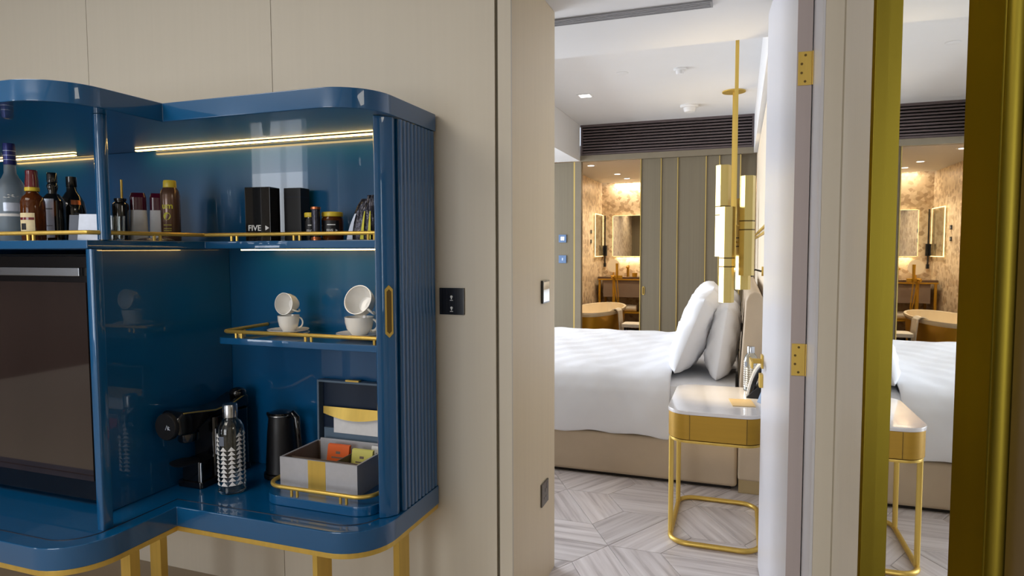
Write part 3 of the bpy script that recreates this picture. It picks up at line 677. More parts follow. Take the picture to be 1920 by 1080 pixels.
def pouch(label, x, y, w, h, m, rz, lean, stripe=None):
    t = thing('snack_pouch', label, 'pouch', (x, y, ZS), rz, 'snack pouches beside the door stile')
    n, k = 14, 12; vs = []
    for side in (1, -1):
        for j in range(k+1):
            tt = j/k; hw = w/2*(1-0.55*tt**1.6)
            for i in range(n+1):
                s_ = -1+2*i/n; d = 0.026*(1-tt)**0.7*(1-s_*s_)**0.6
                vs.append((s_*hw+lean*tt*tt+0.003*smooth_noise(s_*3, tt*4, x*9), side*(d+0.0008)+0.004*smooth_noise(s_*2.2, tt*5, y*7+side), h*tt))
    m1 = n+1; off = (k+1)*m1; fs = []
    for j in range(k):
        for i in range(n):
            fs.append((j*m1+i, j*m1+i+1, (j+1)*m1+i+1, (j+1)*m1+i)); fs.append((off+(j+1)*m1+i, off+(j+1)*m1+i+1, off+j*m1+i+1, off+j*m1+i))
    for j in range(k):
        fs.append((j*m1, (j+1)*m1, off+(j+1)*m1, off+j*m1)); fs.append((off+j*m1+n, off+(j+1)*m1+n, (j+1)*m1+n, j*m1+n))
    for i in range(n):
        fs.append((i, off+i, off+i+1, i+1)); fs.append((k*m1+i, k*m1+i+1, off+k*m1+i+1, off+k*m1+i))
    MB().add(vs, fs).build('bag', m, t)
    if stripe:
        for sx, sw, sm in stripe:
            q = []
            for j in range(7):
                tt = 0.02+0.62*j/6; d = 0.026*(1-tt)**0.7*(1-(sx*1.0)**2)**0.6
                for e_ in (-1, 1):
                    q.append((sx*w/2*(1-0.55*tt**1.6)+e_*sw*(1-tt*1.2)+lean*tt*tt, -(d+0.006), h*tt))
            MB().add(q, [(2*j, 2*j+1, 2*j+3, 2*j+2) for j in range(6)]).build('print_stripe', sm, t)
pouch('crumpled dark foil pouch left of the striped pouches', -1.235, 1.925, 0.085, 0.142, 'foil', R(0), 0.03, [(-0.5,0.012,'silver_label')])
pouch('dark foil pouch with two yellow stripes', -1.165, 1.885, 0.062, 0.150, 'foil', R(0), 0.004, [(-0.62,0.007,'lime'),(0.35,0.007,'lime')])
pouch('dark foil pouch half hidden by the door stile', -1.108, 1.905, 0.06, 0.140, 'foil', R(0), 0.0, [(-0.5,0.009,'lime')])

# ================================================================== CUPS
ZC = 1.0292
def saucer(label, x, y, z, r, group):
    t = MB().lathe([(0.0,0.0),(r*0.5,0.0),(r*0.55,0.002),(r*0.92,0.008),(r,0.0105),(r,0.0125),(r*0.92,0.0108),(r*0.5,0.0048),(0.0,0.0045)], n=40).build('saucer', 'ceramic', None)
    t.location = (x, y, z); tag(t, label, 'saucer', group); return t
def cup(label, x, y, z, r, h, rot=None, hang=0.0, group='white cups'):
    t = thing('coffee_cup', label, 'cup', (x, y, z), 0, group)
    MB().lathe([(0.0,0.0),(r*0.55,0.0),(r*0.60,0.004),(r*0.86,h*0.35),(r*0.97,h*0.7),(r,h),(r*0.95,h),(r*0.91,h*0.7),(r*0.8,h*0.38),(r*0.5,0.008),(0.0,0.007)], n=40).build('bowl', 'ceramic', t)
    pts = []
    for i in range(11):
        a = R(-80+160*i/10); pts.append(((r*0.86+r*0.42*math.cos(a))*math.cos(hang), (r*0.86+r*0.42*math.cos(a))*math.sin(hang), h*0.55+h*0.33*math.sin(a)))
    MB().tube(pts, r*0.075, 8).build('handle', 'ceramic', t)
    if rot: t.rotation_euler = rot
    return t
XS1, XS2, YC = -1.497, -1.205, 1.875
saucer('lower white saucer under the small cups', XS1, YC, ZC, 0.071, 'saucers')
saucer('upper white saucer under the small cups', XS1-0.004, YC+0.002, ZC+0.0095, 0.071, 'saucers')
saucer('lower white saucer under the large cups', XS2, YC, ZC, 0.082, 'saucers')
saucer('upper white saucer under the large cups', XS2+0.003, YC-0.002, ZC+0.0095, 0.082, 'saucers')
cup('small white cup standing upright on its saucers', XS1, YC, ZC+0.0147, 0.0375, 0.056, hang=R(25))
cup('small white cup lying on its side on another cup', XS1+0.004, YC+0.030, ZC+0.0147+0.057+0.036, 0.0385, 0.058, rot=(R(84), 0, R(-2)), hang=R(-30))
cup('large white cup standing upright on its saucers', XS2-0.004, YC, ZC+0.0147, 0.049, 0.060, hang=R(12))
cup('large white cup tilted on its side on another cup', XS2+0.006, YC+0.034, ZC+0.0147+0.060+0.037, 0.051, 0.062, rot=(R(68), R(10), R(-4)), hang=R(-25))

# ================================================================== BASE OF THE CABINET: TRAY, TEA BOX, MACHINE, KETTLE, BOTTLE
ZB = 0.5036
tr = thing('serving_tray', 'blue rounded tray with a gold rail holding the tea box', 'tray', (-1.26, 1.83, ZB))
MB().prism(rrect(-0.215, 0.205, -0.15, 0.155, 0.07, 8), 0, 0.031).build('board', 'blue', tr, bevel=0.003)
rl = MB().tube([(x, y, 0.057) for x, y in rrect(-0.203, 0.193, -0.138, 0.143, 0.062, 8)], 0.0068, 10, closed=True).build('rail', 'gold', tr)
for x, y, dx in ((-0.085,-0.138,0.011),(0.10,-0.138,0.011),(0.10,0.143,0.011),(-0.085,0.143,0.011)):
    for s_ in (-1, 1):
        MB().tube([(x+s_*dx, y, 0.031), (x+s_*dx, y, 0.057)], 0.0046, 8).build('rail_post', 'gold', rl)
tb = thing('tea_box', 'open silver grey tea box with a gold band and raised lid', 'box', (-1.295, 1.853, ZB+0.0312))
X0, X1, Y0, Y1, HB = -0.150, 0.150, -0.105, 0.105, 0.104
w_ = 0.007
MB().box(X0, X1, Y0, Y0+w_, 0.004, HB).box(X0, X1, Y1-w_, Y1, 0.004, HB).box(X0, X0+w_, Y0+w_, Y1-w_, 0.004, HB).box(X1-w_, X1, Y0+w_, Y1-w_, 0.004, HB).box(X0, X1, Y0, Y1, 0, 0.004).build('case', 'box_grey', tb, smooth=False)
MB().box(X0+w_, X1-w_, Y0+w_, Y0+w_+0.001, 0.0045, HB-0.002).box(X0+w_, X1-w_, Y1-w_-0.001, Y1-w_, 0.0045, HB-0.002).box(X0+w_, X0+w_+0.001, Y0+w_+0.001, Y1-w_-0.001, 0.0045, HB-0.002).box(X1-w_-0.001, X1-w_, Y0+w_+0.001, Y1-w_-0.001, 0.0045, HB-0.002).build('lining', 'box_in', tb, smooth=False)
MB().box(-0.038, 0.030, Y0-0.0008, Y0-0.0001, 0.001, HB-0.0005).build('gold_band', 'gold', tb, smooth=False)
MB().box(X0+0.009, X1-0.009, -0.058, -0.054, 0.005, HB-0.012).build('partition', 'box_in', tb, smooth=False)
MB().box(0.030, 0.034, -0.0535, Y1-0.009, 0.005, HB-0.016).build('partition', 'box_in', tb, smooth=False)
MB().box(X0+0.02, X1-0.012, Y1-0.016, Y1-0.0085, 0.03, HB+0.012).build('hinge_flap', 'box_grey', tb, bevel=0.002)
ld = thing('lid', None, None, (0, Y1+0.001, HB-0.002)); ld.parent = tb; ld.rotation_euler = (R(-1), 0, 0)
LH, LD = 0.222, 0.026
MB().box(X0, X0+w_, -LD*0.2, LD, 0.002, LH).build('lid_side', 'lid_blue', ld, smooth=False)
MB().box(X1-w_, X1, -LD*0.2, LD, 0.002, LH).build('lid_side', 'lid_blue', ld, smooth=False)
MB().box(X0+w_, X1-w_, -LD*0.2, LD, LH-w_, LH).build('lid_side', 'lid_blue', ld, smooth=False)
MB().box(X0+w_, X1-w_, LD-0.004, LD, 0.002, LH-w_).build('lid_panel', 'blue_dark', ld, smooth=False)
MB().box(X0+w_+0.01, X1-w_, LD-0.014, LD-0.0045, 0.004, 0.045).build('lid_pocket', 'lid_blue', ld, smooth=False)
MB().box(-0.03, 0.025, -LD*0.2, LD*0.5, LH+0.0002, LH+0.006).build('clasp', 'gold', ld, smooth=False)
MB().box(X0+0.06, X1-w_-0.002, LD-0.0165, LD-0.0145, 0.03, 0.105).build('insert_card', 'paper', ld, smooth=False)
def curl(x0, x1, z, d):
    vs = []; n = 12
    for i in range(n+1):
        x = x0+(x1-x0)*i/n; b = 0.018*math.sin(math.pi*i/n)
        vs += [(x, LD-0.0225-b*0.5, z-b-0.006), (x, LD-0.0225, z+0.02)]
    return MB().add(vs, [(2*i, 2*i+2, 2*i+3, 2*i+1) for i in range(n)])
curl(X0+0.02, X1-0.02, 0.105, 0).build('ribbon', 'gold', ld)
# tea sachets
def pack(label, x, y, w, h, m, n, rz=0, lean=12):
    t = thing('tea_sachets', label, 'tea sachets', (x, y, ZB+0.0312+0.0045), rz, 'tea sachets in the box')
    for i in range(n):
        MB().box(-w/2, w/2, -0.0018, 0.0018, 0, h).build('sachet', m, t, bevel=0.001,
            xf=Matrix.Translation((0, i*0.0062, 0)) @ Matrix.Rotation(R(-lean+i*2), 4, 'X'))
    MB().box(-w*0.10, w*0.10, -0.0024, -0.0019, h*0.72, h*0.80).build('print_mark', 'box_in', t, smooth=False, xf=Matrix.Rotation(R(-lean), 4, 'X'))
    MB().box(-w*0.28, w*0.28, -0.0024, -0.0019, h*0.58, h*0.625).build('print_line', 'box_in', t, smooth=False, xf=Matrix.Rotation(R(-lean), 4, 'X'))
pack('orange tea sachets in the left of the box', -1.318, 1.880, 0.088, 0.108, 'orange', 4)
pack('pale yellow tea sachets in the right of the box', -1.214, 1.868, 0.082, 0.104, 'pale_yellow', 4)
pack('white tea sachets behind the yellow ones', -1.178, 1.908, 0.05, 0.108, 'paper', 2)

# coffee machine
cm = thing('coffee_machine', 'black capsule coffee machine in the corner of the cabinet', 'coffee machine', (-1.797, 1.79, ZB))
MB().prism(rrect(-0.055, 0.055, -0.085, 0.16, 0.012, 4), 0.0, 0.022).build('base', 'black', cm, bevel=0.003)
MB().prism(rrect(-0.053, 0.053, -0.015, 0.158, 0.018, 5), 0.0222, 0.235).build('body', 'black', cm, bevel=0.003)
hp = [(-0.16,0.205),(-0.165,0.262),(-0.14,0.284),(-0.08,0.276),(0.0,0.264),(0.08,0.270),(0.14,0.288),(0.165,0.282),(0.168,0.236),(-0.02,0.236),(-0.10,0.198)]
hd = MB(); n_ = len(hp)
hd.add([(-0.046, y, z) for y, z in hp]+[(0.046, y, z) for y, z in hp], [tuple(range(n_-1,-1,-1)), tuple(range(n_, 2*n_))]+[(i,(i+1)%n_, n_+(i+1)%n_, n_+i) for i in range(n_)])
hdo = hd.build('head', 'black', cm, bevel=0.010, seg=4)
MB().lathe([(0.0,0.0),(0.046,0.0),(0.046,0.012),(0.043,0.016),(0.0,0.0165)], n=36).build('front_disc', 'black_matt', cm, xf=Matrix.Translation((0.0, -0.160, 0.238)) @ Matrix.Rotation(R(90), 4, 'X'))
MB().tube([(0.004,-0.178,0.230),(0.010,-0.178,0.245),(0.015,-0.178,0.230)], 0.0012, 6).tube([(0.016,-0.178,0.230),(0.016,-0.178,0.242),(0.022,-0.178,0.239),(0.016,-0.178,0.236),(0.023,-0.178,0.230)], 0.0011, 6).build('emblem', 'silver_label', cm)
MB().tube([(0.0445,-0.14,0.279),(0.0455,-0.08,0.271),(0.0455,0.0,0.259),(0.0455,0.08,0.265),(0.0445,0.14,0.282)], 0.0022, 8).build('gold_highlight', 'gold', cm)  # highlight along the top of the head, put in as a gold line
MB().lathe([(0.0,0.0),(0.030,0.0),(0.034,0.006),(0.034,0.03)], n=24).build('spout', 'black', cm, xf=Matrix.Translation((0.004, -0.085, 0.168)))
MB().lathe([(0.0,0.0),(0.044,0.0),(0.048,0.006),(0.0,0.010)], n=30).build('cup_stand', 'black_matt', cm, xf=Matrix.Translation((0.0, -0.100, 0.092)))
MB().prism(rrect(-0.042, 0.045, -0.078, -0.016, 0.012, 4), 0.0222, 0.0915).build('drip_column', 'black', cm)
MB().tube([(0.046,-0.076,0.0225),(0.046,-0.076,0.091)], 0.003, 8).build('edge_highlight', 'steel', cm)  # bright highlights on the black body edges, put in as steel rods
MB().tube([(0.0535,-0.013,0.105),(0.0535,-0.013,0.195)], 0.0022, 8).build('edge_highlight', 'steel', cm)
MB().sphere((0.02, 0.135, 0.292), 0.032, 0.03, 0.020).build('tank_knob', 'black', cm)

# kettle
kt = thing('electric_kettle', 'black electric kettle behind the tea box', 'kettle', (-1.575, 1.915, ZB))
MB().lathe([(0.0,0.0),(0.060,0.0),(0.062,0.004),(0.062,0.016),(0.0,0.017)], n=36).build('power_base', 'black_matt', kt)
MB().lathe([(0.054,0.0175),(0.056,0.02),(0.048,0.16),(0.041,0.225),(0.038,0.23),(0.0,0.232)], n=40).build('jug', 'black_matt', kt)
MB().lathe([(0.0395,0.2305),(0.0395,0.236),(0.02,0.243),(0.0,0.244)], n=36).build('lid', 'black', kt)
MB().lathe([(0.0415,0.224),(0.0425,0.226),(0.0415,0.228)], n=36, cap=False).build('chrome_ring', 'steel', kt)
MB().tube([(0.036,-0.005,0.225),(0.060,-0.008,0.236),(0.078,-0.01,0.222),(0.084,-0.01,0.17),(0.090,-0.01,0.09),(0.084,-0.01,0.055),(0.054,-0.006,0.055)], [0.010,0.012,0.012,0.011,0.010,0.009,0.008], 12).build('handle', 'black', kt)
MB().add([(-0.036,-0.014,0.20),(-0.036,0.014,0.20),(-0.064,0.0,0.222),(-0.034,-0.018,0.228),(-0.034,0.018,0.228),(-0.062,0.0,0.230)], [(0,1,4,3),(0,3,5,2),(1,2,5,4),(3,4,5),(0,2,1)]).build('spout', 'black_matt', kt)

# patterned glass water bottles
def water_bottle(label, x, y, z, s_, group):
    t = thing('glass_bottle', label, 'bottle', (x, y, z), 0, group)
    pr_ = [(0.0,0.0),(0.041,0.0),(0.045,0.005),(0.045,0.205),(0.042,0.225),(0.033,0.243),(0.0235,0.252),(0.0225,0.262)]
    inn = [(0.0205,0.262),(0.0215,0.252),(0.031,0.241),(0.0395,0.224),(0.0425,0.204),(0.0425,0.010),(0.0,0.008)]
    MB().lathe([(r*s_, h*s_) for r, h in pr_+inn], n=40).build('body', 'glass', t)
    cp = MB().lathe([(r*s_, h*s_) for r, h in [(0.0235,0.258),(0.0245,0.259),(0.0245,0.298),(0.0225,0.302),(0.0,0.3025)]], n=32).build('cap', 'steel', t)
    ac = A_CAM(x, y); rr = 0.0454*s_
    for c in range(6):
        a = ac-1.45+c*0.60
        big = MB()
        for k in range(12):
            z0 = (0.030+0.0150*k)*s_
            if c in (1, 2) and k > 8: continue
            vs = [(rr*math.cos(a+da), rr*math.sin(a+da), z0+dz*s_) for da, dz in ((0.0,0.0),(0.27,0.0),(0.54,0.0),(0.27,0.0145))]
            big.add(vs, [(0,1,3),(1,2,3)])
        o = big.build('triangle_print', 'white_print', t, smooth=False); o['kind'] = 'stuff'
    MB().lathe([(rr*1.002,0.168*s_),(rr*1.002,0.200*s_)], n=6, a0=ac-0.95, a1=ac-0.5, cap=False).build('label_sheet', 'grey_card', t)
    return t
water_bottle('clear glass water bottle with white triangle print in the cabinet', -1.637, 1.735, ZB, 1.0, 'patterned water bottles')

# ================================================================== SWITCHES AND SOCKETS
def plate(name, label, cat, loc, rz, m, s_=0.088, t_=0.010, bits=()):
    o = thing(name, label, cat, loc, rz)
    MB().box(-s_/2, s_/2, -t_, 0, -s_/2, s_/2).build('plate', m, o, bevel=0.0015)
    for k, (nm, mm, x0, x1, z0, z1) in enumerate(bits):
        MB().box(x0, x1, -t_-0.0006, -t_-0.0001, z0, z1).build(nm, mm, o, smooth=False)
    return o
sw = plate('light_switch', 'black touch light switch beside the blue cabinet', 'switch', (-0.930, YW-0.0001, 1.152), 0, 'plate_dark', 0.092, 0.009)
for zc in (0.016, -0.022):
    MB().lathe([(0.0,0.0),(0.0045,0.0),(0.0045,0.0006),(0.0,0.0006)], n=16).box(-0.0018, 0.0018, -0.0090, -0.0045, 0.0, 0.0006).build('bulb_icon', 'white_print', sw, smooth=False,
        xf=Matrix.Translation((0, -0.0091, zc)) @ Matrix.Rotation(R(90), 4, 'X'))
    MB().box(-0.0055, 0.0055, -0.0097, -0.0091, zc-0.0135, zc-0.0115).build('caption_line', 'white_print', sw, smooth=False)
plate('control_plate', 'glossy dark control plate high on the doorway lining', 'switch', (XR+0.0001, 2.40, 1.165), R(90), 'plate_dark', 0.088, 0.009, [('screen', 'mirror', -0.038, 0.038, -0.038, 0.038)])
sk = plate('wall_socket', 'grey metal socket low on the doorway lining', 'socket', (XR+0.0001, 2.395, 0.371), R(90), 'plate_grey', 0.090, 0.006,
      [('switch_key', 'plate_dark', 0.018, 0.030, 0.012, 0.034), ('pin_hole', 'plate_dark', -0.003, 0.003, 0.004, 0.018), ('pin_hole', 'plate_dark', -0.018, -0.009, -0.020, -0.014), ('pin_hole', 'plate_dark', 0.009, 0.018, -0.020, -0.014)])
plate('light_switch', 'switch plate with a lit square on the taupe panel', 'switch', (-1.844, 6.899, 1.443), 0, 'blue_card', 0.085, 0.010, [('lit_key', 'lamp_spot', -0.018, 0.018, -0.018, 0.018)])
plate('light_switch', 'dark lower switch plate on the taupe panel', 'switch', (-1.844, 6.899, 1.217), 0, 'blue_card', 0.085, 0.010, [('key_mark', 'silver_label', -0.006, 0.006, -0.014, 0.014)])
plate('control_plate', 'upper dark plate on the bathroom mosaic', 'switch', (-2.0398, 9.20, 1.575), R(90), 'plate_dark', 0.055, 0.012, [('key_mark', 'grey_card', -0.01, 0.01, -0.01, 0.01)])
plate('control_plate', 'lower dark plate on the bathroom mosaic', 'switch', (-2.0398, 9.20, 1.435), R(90), 'plate_dark', 0.055, 0.012, [('key_mark', 'grey_card', -0.01, 0.01, -0.01, 0.01)])

# ================================================================== CEILING FITTINGS
sd = thing('slot_diffuser', 'long grey slot air diffuser in the lowered ceiling', 'air vent', (-0.9, 2.733, ZBK))
MB().box(-0.85, 0.78, -0.034, -0.026, -0.008, 0).box(-0.85, 0.78, 0.026, 0.034, -0.008, 0).box(0.772, 0.78, -0.026, 0.026, -0.008, 0).build('frame', 'grille', sd, smooth=False)
for y_ in (-0.012, 0.004, 0.018): MB().box(-0.85, 0.772, y_-0.0045, y_+0.0045, -0.007, -0.001).build('slat', 'grille', sd, smooth=False)
MB().box(-0.85, 0.772, -0.026, 0.026, -0.0009, -0.0002).build('backing', 'louver', sd, smooth=False)
ag = thing('air_grille', 'dark brown louvred air grille above the sliding door', 'air vent', (-0.768, 6.90, 2.33))
MB().box(-0.877, 0.877, 0.055, 0.06, 0, 0.325).build('backing', 'louver_back', ag, smooth=False)
for x0, x1, z0, z1 in ((-0.877,0.877,0,0.022),(-0.877,0.877,0.300,0.325),(-0.877,-0.857,0.022,0.300),(0.857,0.877,0.022,0.300)):
    MB().box(x0, x1, -0.012, 0.054, z0, z1).build('frame_rail', 'louver', ag, smooth=False)
sl = MB().box(-0.855, 0.855, -0.006, 0.016, 0, 0.0155)
sme = sl.mesh('slat', smooth=False); sme.materials.append(M['louver'])
for i in range(9):
    o = bpy.data.objects.new('slat', sme); COL.objects.link(o); o.parent = ag; o.location = (0, 0, 0.031+0.0302*i)
t = thing('ceiling_spotlight', 'square white recessed spotlight in the bedroom ceiling', 'spotlight', (-1.29, 5.57, ZT))
MB().box(-0.062, 0.062, -0.062, 0.062, -0.006, 0).build('frame', 'white', t, bevel=0.001)
MB().box(-0.046, 0.046, -0.046, 0.046, -0.0075, -0.0062).build('diffuser', 'lamp_spot', t, smooth=False)
def det(label, x, y, r, h, step):
    t = thing('smoke_detector', label, 'detector', (x, y, ZT), 0, 'round fittings on the bedroom ceiling')
    MB().lathe([(0.0,-h*0.35),(r*0.9,-h*0.35),(r,-h*0.2),(r,0)], n=28).build('base', 'white', t)
    if step: MB().lathe([(0.0,-h),(r*0.5,-h),(r*0.62,-h*0.8),(r*0.66,-h*0.36)], n=28).build('sensor_head', 'white', t)
det('flat round white fitting left on the bedroom ceiling', -0.865, 4.97, 0.045, 0.012, False)
det('small stepped white detector on the bedroom ceiling', -0.443, 5.0, 0.048, 0.04, True)
det('large stepped white detector near the brown grille', -0.468, 6.29, 0.085, 0.06, True)

# ================================================================== PENDANT LAMPS
pn = thing('pendant_lamp', 'brass pendant of faceted tubes hanging beside the nightstand', 'pendant lamp', (-0.03, 3.33, 0), 0, 'brass pendant lamps beside the bed')
def hexa(x, y, r, n=6, a0=R(10)): return [(x+r*math.cos(a0+2*math.pi*i/n), y+r*math.sin(a0+2*math.pi*i/n)) for i in range(n)]
MB().box(-0.0085, 0.0085, -0.0085, 0.0085, 1.235, ZT-0.008).build('pole', 'gold', pn, bevel=0.001)
MB().lathe([(0.0,ZT-0.010),(0.095,ZT-0.010),(0.095,ZT-0.001),(0.0,ZT-0.001)], n=36).build('ceiling_plate', 'gold', pn)
MB().box(-0.006, 0.006, -0.006, 0.006, 1.224, 1.234).build('pole_tip', 'lamp_spot', pn, smooth=False)
tubes = [(-0.055, 0.05, 1.29, 1.738, 1.515), (-0.032, -0.015, 1.067, 1.53, 1.262), (0.058, -0.005, 1.199, 1.676, 1.44), (0.044, 0.062, 1.127, 1.574, 1.36)]
for k, (x, y, z0, z1, zb) in enumerate(tubes):
    r = 0.036
    outer = hexa(x, y, r); inner = hexa(x, y, r*0.88)
    tb_ = MB(); n_ = 6
    vs = [(a,b,z0) for a,b in outer]+[(a,b,z1) for a,b in outer]+[(a,b,z0) for a,b in inner]+[(a,b,z1) for a,b in inner]
    fs = []
    for i in range(n_):
        j = (i+1) % n_
        fs += [(i,j,n_+j,n_+i),(2*n_+j,2*n_+i,3*n_+i,3*n_+j),(j,i,2*n_+i,2*n_+j),(n_+i,n_+j,3*n_+j,3*n_+i)]
    o = tb_.add(vs, fs).build('tube', 'brass', pn, smooth=False)
    for dz in (-0.021, 0.021):
        MB().prism(hexa(x, y, r*1.03), zb+dz-0.003, zb+dz+0.003).build('band', 'bronze', o, smooth=False)
    MB().prism(hexa(x, y, r*0.85), z0+0.012, z1-0.012).build('core', 'cream_panel', o, smooth=False)
    MB().tube([(0, 0, zb), (x, y, zb)], 0.004, 8).build('bracket', 'gold', o)
pn2 = copy_tree(pn); pn2.location = (-0.075, 5.86, 0)
pn2['label'] = 'brass pendant on the far side of the bed under its ceiling disc'
def spot(name, loc, direction, power, color, size=R(100), blend=0.8, rad=0.02):
    d = bpy.data.lights.new(name, 'SPOT'); d.energy = power; d.color = color; d.spot_size = size; d.spot_blend = blend; d.shadow_soft_size = rad
    o = bpy.data.objects.new(name, d); COL.objects.link(o); o.location = loc
    o.rotation_euler = Vector(direction).to_track_quat('-Z', 'Y').to_euler()
WARM = (1.0, 0.78, 0.45)
spot('pendant_downlight', (-0.062, 3.315, 1.06), (0, 0, -1), 9, WARM, R(75))
spot('pendant_uplight', (-0.085, 3.38, 1.745), (0, 0, 1), 5, WARM, R(110))
spot('far_pendant_uplight', (-0.13, 5.91, 1.745), (0, 0, 1), 7, WARM, R(100))

# ================================================================== BED
BX0, BX1, BY0, BY1 = -2.05, 0.0, 3.68, 5.76
bed = thing('bed', 'wide bed with a beige upholstered base and white bedding', 'bed', (-1.0, 4.72, 0))
BO = Matrix.Translation((1.0, -4.72, 0))
def bpart(mb, name, m, bevel=0.0, seg=3, parent=None): return mb.build(name, m, parent or bed, bevel=bevel, seg=seg, xf=BO)
bpart(MB().box(BX0+0.08, BX1-0.03, BY0+0.03, BY1-0.06, 0.0, 0.018), 'plinth', 'dark_gap')
bpart(MB().box(BX0, BX1+0.004, BY0, BY1-0.03, 0.0185, 0.262), 'base', 'bed_base', bevel=0.022)
bpart(MB().box(BX0+0.02, BX1, BY0+0.045, BY1-0.05, 0.263, 0.575), 'mattress', 'bed_white', bevel=0.07, seg=5)
# duvet
nx, ny = 110, 90
def duvet_pt(x, s):
    """s runs over the cross-section from the near hem (0) over the top to the far hem (1)"""
    path = [(BY0-0.012, 0.258), (BY0-0.022, 0.33), (BY0-0.024, 0.42), (BY0-0.012, 0.52), (BY0+0.03, 0.588), (BY0+0.11, 0.622), (BY0+0.30, 0.634), (BY0+1.0, 0.640), (BY0+1.7, 0.634), (BY0+1.95, 0.622), (BY0+2.03, 0.59), (BY0+2.08, 0.5), (BY0+2.085, 0.28)]
    L = [0]
    for (a, b), (c, d) in zip(path[:-1], path[1:]): L.append(L[-1]+math.hypot(c-a, d-b))
    t = s*L[-1]
    for i in range(len(L)-1):
        if t <= L[i+1] or i == len(L)-2:
            f = (t-L[i])/(L[i+1]-L[i]); y = path[i][0]+(path[i+1][0]-path[i][0])*f; z = path[i][1]+(path[i+1][1]-path[i][1])*f; break
    top = min(1, max(0, (z-0.55)/0.06)); side = 1-top
    z += top*0.010*smooth_noise(x*2.2, y*1.9, 1.3)+0.0015*top*smooth_noise(x*7, y*4, 4)
    y += side*(0.010*math.sin(x*13+2*math.sin(x*3.1))*(0.65-z)*2.0+0.006*smooth_noise(x*5, z*6, 2)) * (1 if y < 4.5 else -1)
    if s < 0.03: z += 0.006*math.sin(x*21)+0.005*math.sin(x*9+1)
    # raised, turned back edge near the pillows
    e = max(0, 1-abs(x+0.40)/0.16)
    z += top*0.018*e
    return (x, y, z)
S_ = [0.0]
for j in range(1, ny+1): S_.append(j/ny)
S_ = [s if True else s for s in S_]
vs = [duvet_pt(BX0-0.03+(1.72+0.0)*i/nx, S_[j]) for j in range(ny+1) for i in range(nx+1)]
fs = [(j*(nx+1)+i, j*(nx+1)+i+1, (j+1)*(nx+1)+i+1, (j+1)*(nx+1)+i) for j in range(ny) for i in range(nx)]
dv_ = bpart(MB().add(vs, fs), 'duvet', 'bed_white')
md = dv_.modifiers.new('thickness', 'SOLIDIFY'); md.thickness = 0.022; md.offset = -1
md = dv_.modifiers.new('soft', 'SUBSURF'); md.levels = 1; md.render_levels = 1
# sheet hanging at the head end
nx2, ny2 = 30, 24
vs = []
for j in range(ny2+1):
    for i in range(nx2+1):
        x = -0.37+0.355*i/nx2; s = j/ny2
        if s < 0.6:
            z = 0.262+0.30*s/0.6; y = BY0+0.022+0.010*math.sin(x*40+1)*(0.6-s)
        else:
            z = 0.562+0.02*math.sin(min(1, (s-0.6)/0.1)*math.pi/2); y = BY0+0.022+(s-0.6)/0.4*0.5
        vs.append((x, y, z+0.004*smooth_noise(x*12, s*9)))
bpart(MB().add(vs, [(j*(nx2+1)+i, j*(nx2+1)+i+1, (j+1)*(nx2+1)+i+1, (j+1)*(nx2+1)+i) for j in range(ny2) for i in range(nx2)]), 'sheet', 'bed_white')
# headboard: leaning upholstered slab
hb = MB(); prof = [(0.006,0.075),(0.006,0.60),(0.030,1.05),(0.045,1.085),(0.075,1.098),(0.105,1.09),(0.120,1.06),(0.126,0.60),(0.126,0.075)]
n_ = len(prof)
hb.add([(x, 3.645, z) for x, z in prof]+[(x, 5.86, z) for x, z in prof], [tuple(range(n_)), tuple(range(2*n_-1, n_-1, -1))]+[(i, n_+i, n_+(i+1) % n_, (i+1) % n_) for i in range(n_)])
bpart(hb, 'headboard', 'bed_base', bevel=0.012)
bpart(MB().box(0.010, 0.122, 3.66, 5.85, 0.0, 0.074), 'headboard_plinth', 'plinth_gold', bevel=0.002)

def pillow(label, loc, rot, W_, H_, T_, seed):
    n = 34; vs = []
    for side in (1, -1):
        for j in range(n+1):
            for i in range(n+1):
                u, v = -1+2*i/n, -1+2*j/n
                pu = 1-0.07*(1-v*v)*0 - 0.06*(1-abs(v)**2)*abs(u)**3; pv = 1-0.06*(1-abs(u)**2)*abs(v)**3
                th = max(0, (1-abs(u)**4.0))**0.6*max(0, (1-abs(v)**3.2))**0.6
                w = 0.016*smooth_noise(u*2.6+seed, v*2.2, seed)*th+0.007*smooth_noise(u*6+seed, v*5, seed*2)*th+0.012*math.sin(9*(abs(u)+abs(v))+seed)*max(0, abs(u)+abs(v)-0.9)*th
                cr = 1-0.10*(abs(u)*abs(v))**3
                vs.append((u*W_/2*pu*cr, v*H_/2*pv*cr, side*(th*T_/2+0.002)+w))
    m = n+1; off = m*m; fs = []
    for j in range(n):
        for i in range(n):
            a = j*m+i; fs += [(a, a+1, a+m+1, a+m), (off+a+m, off+a+m+1, off+a+1, off+a)]
    for i in range(n):
        fs += [(i, off+i, off+i+1, i+1), (n*m+i+1, off+n*m+i+1, off+n*m+i, n*m+i), (i*m, (i+1)*m, off+(i+1)*m, off+i*m), ((i+1)*m+n, i*m+n, off+i*m+n, off+(i+1)*m+n)]
    o = MB().add(vs, fs).build('pillow', 'bed_white', None)
    o.location = loc; o.rotation_euler = rot
    tag(o, label, 'pillow', 'white pillows on the bed'); return o
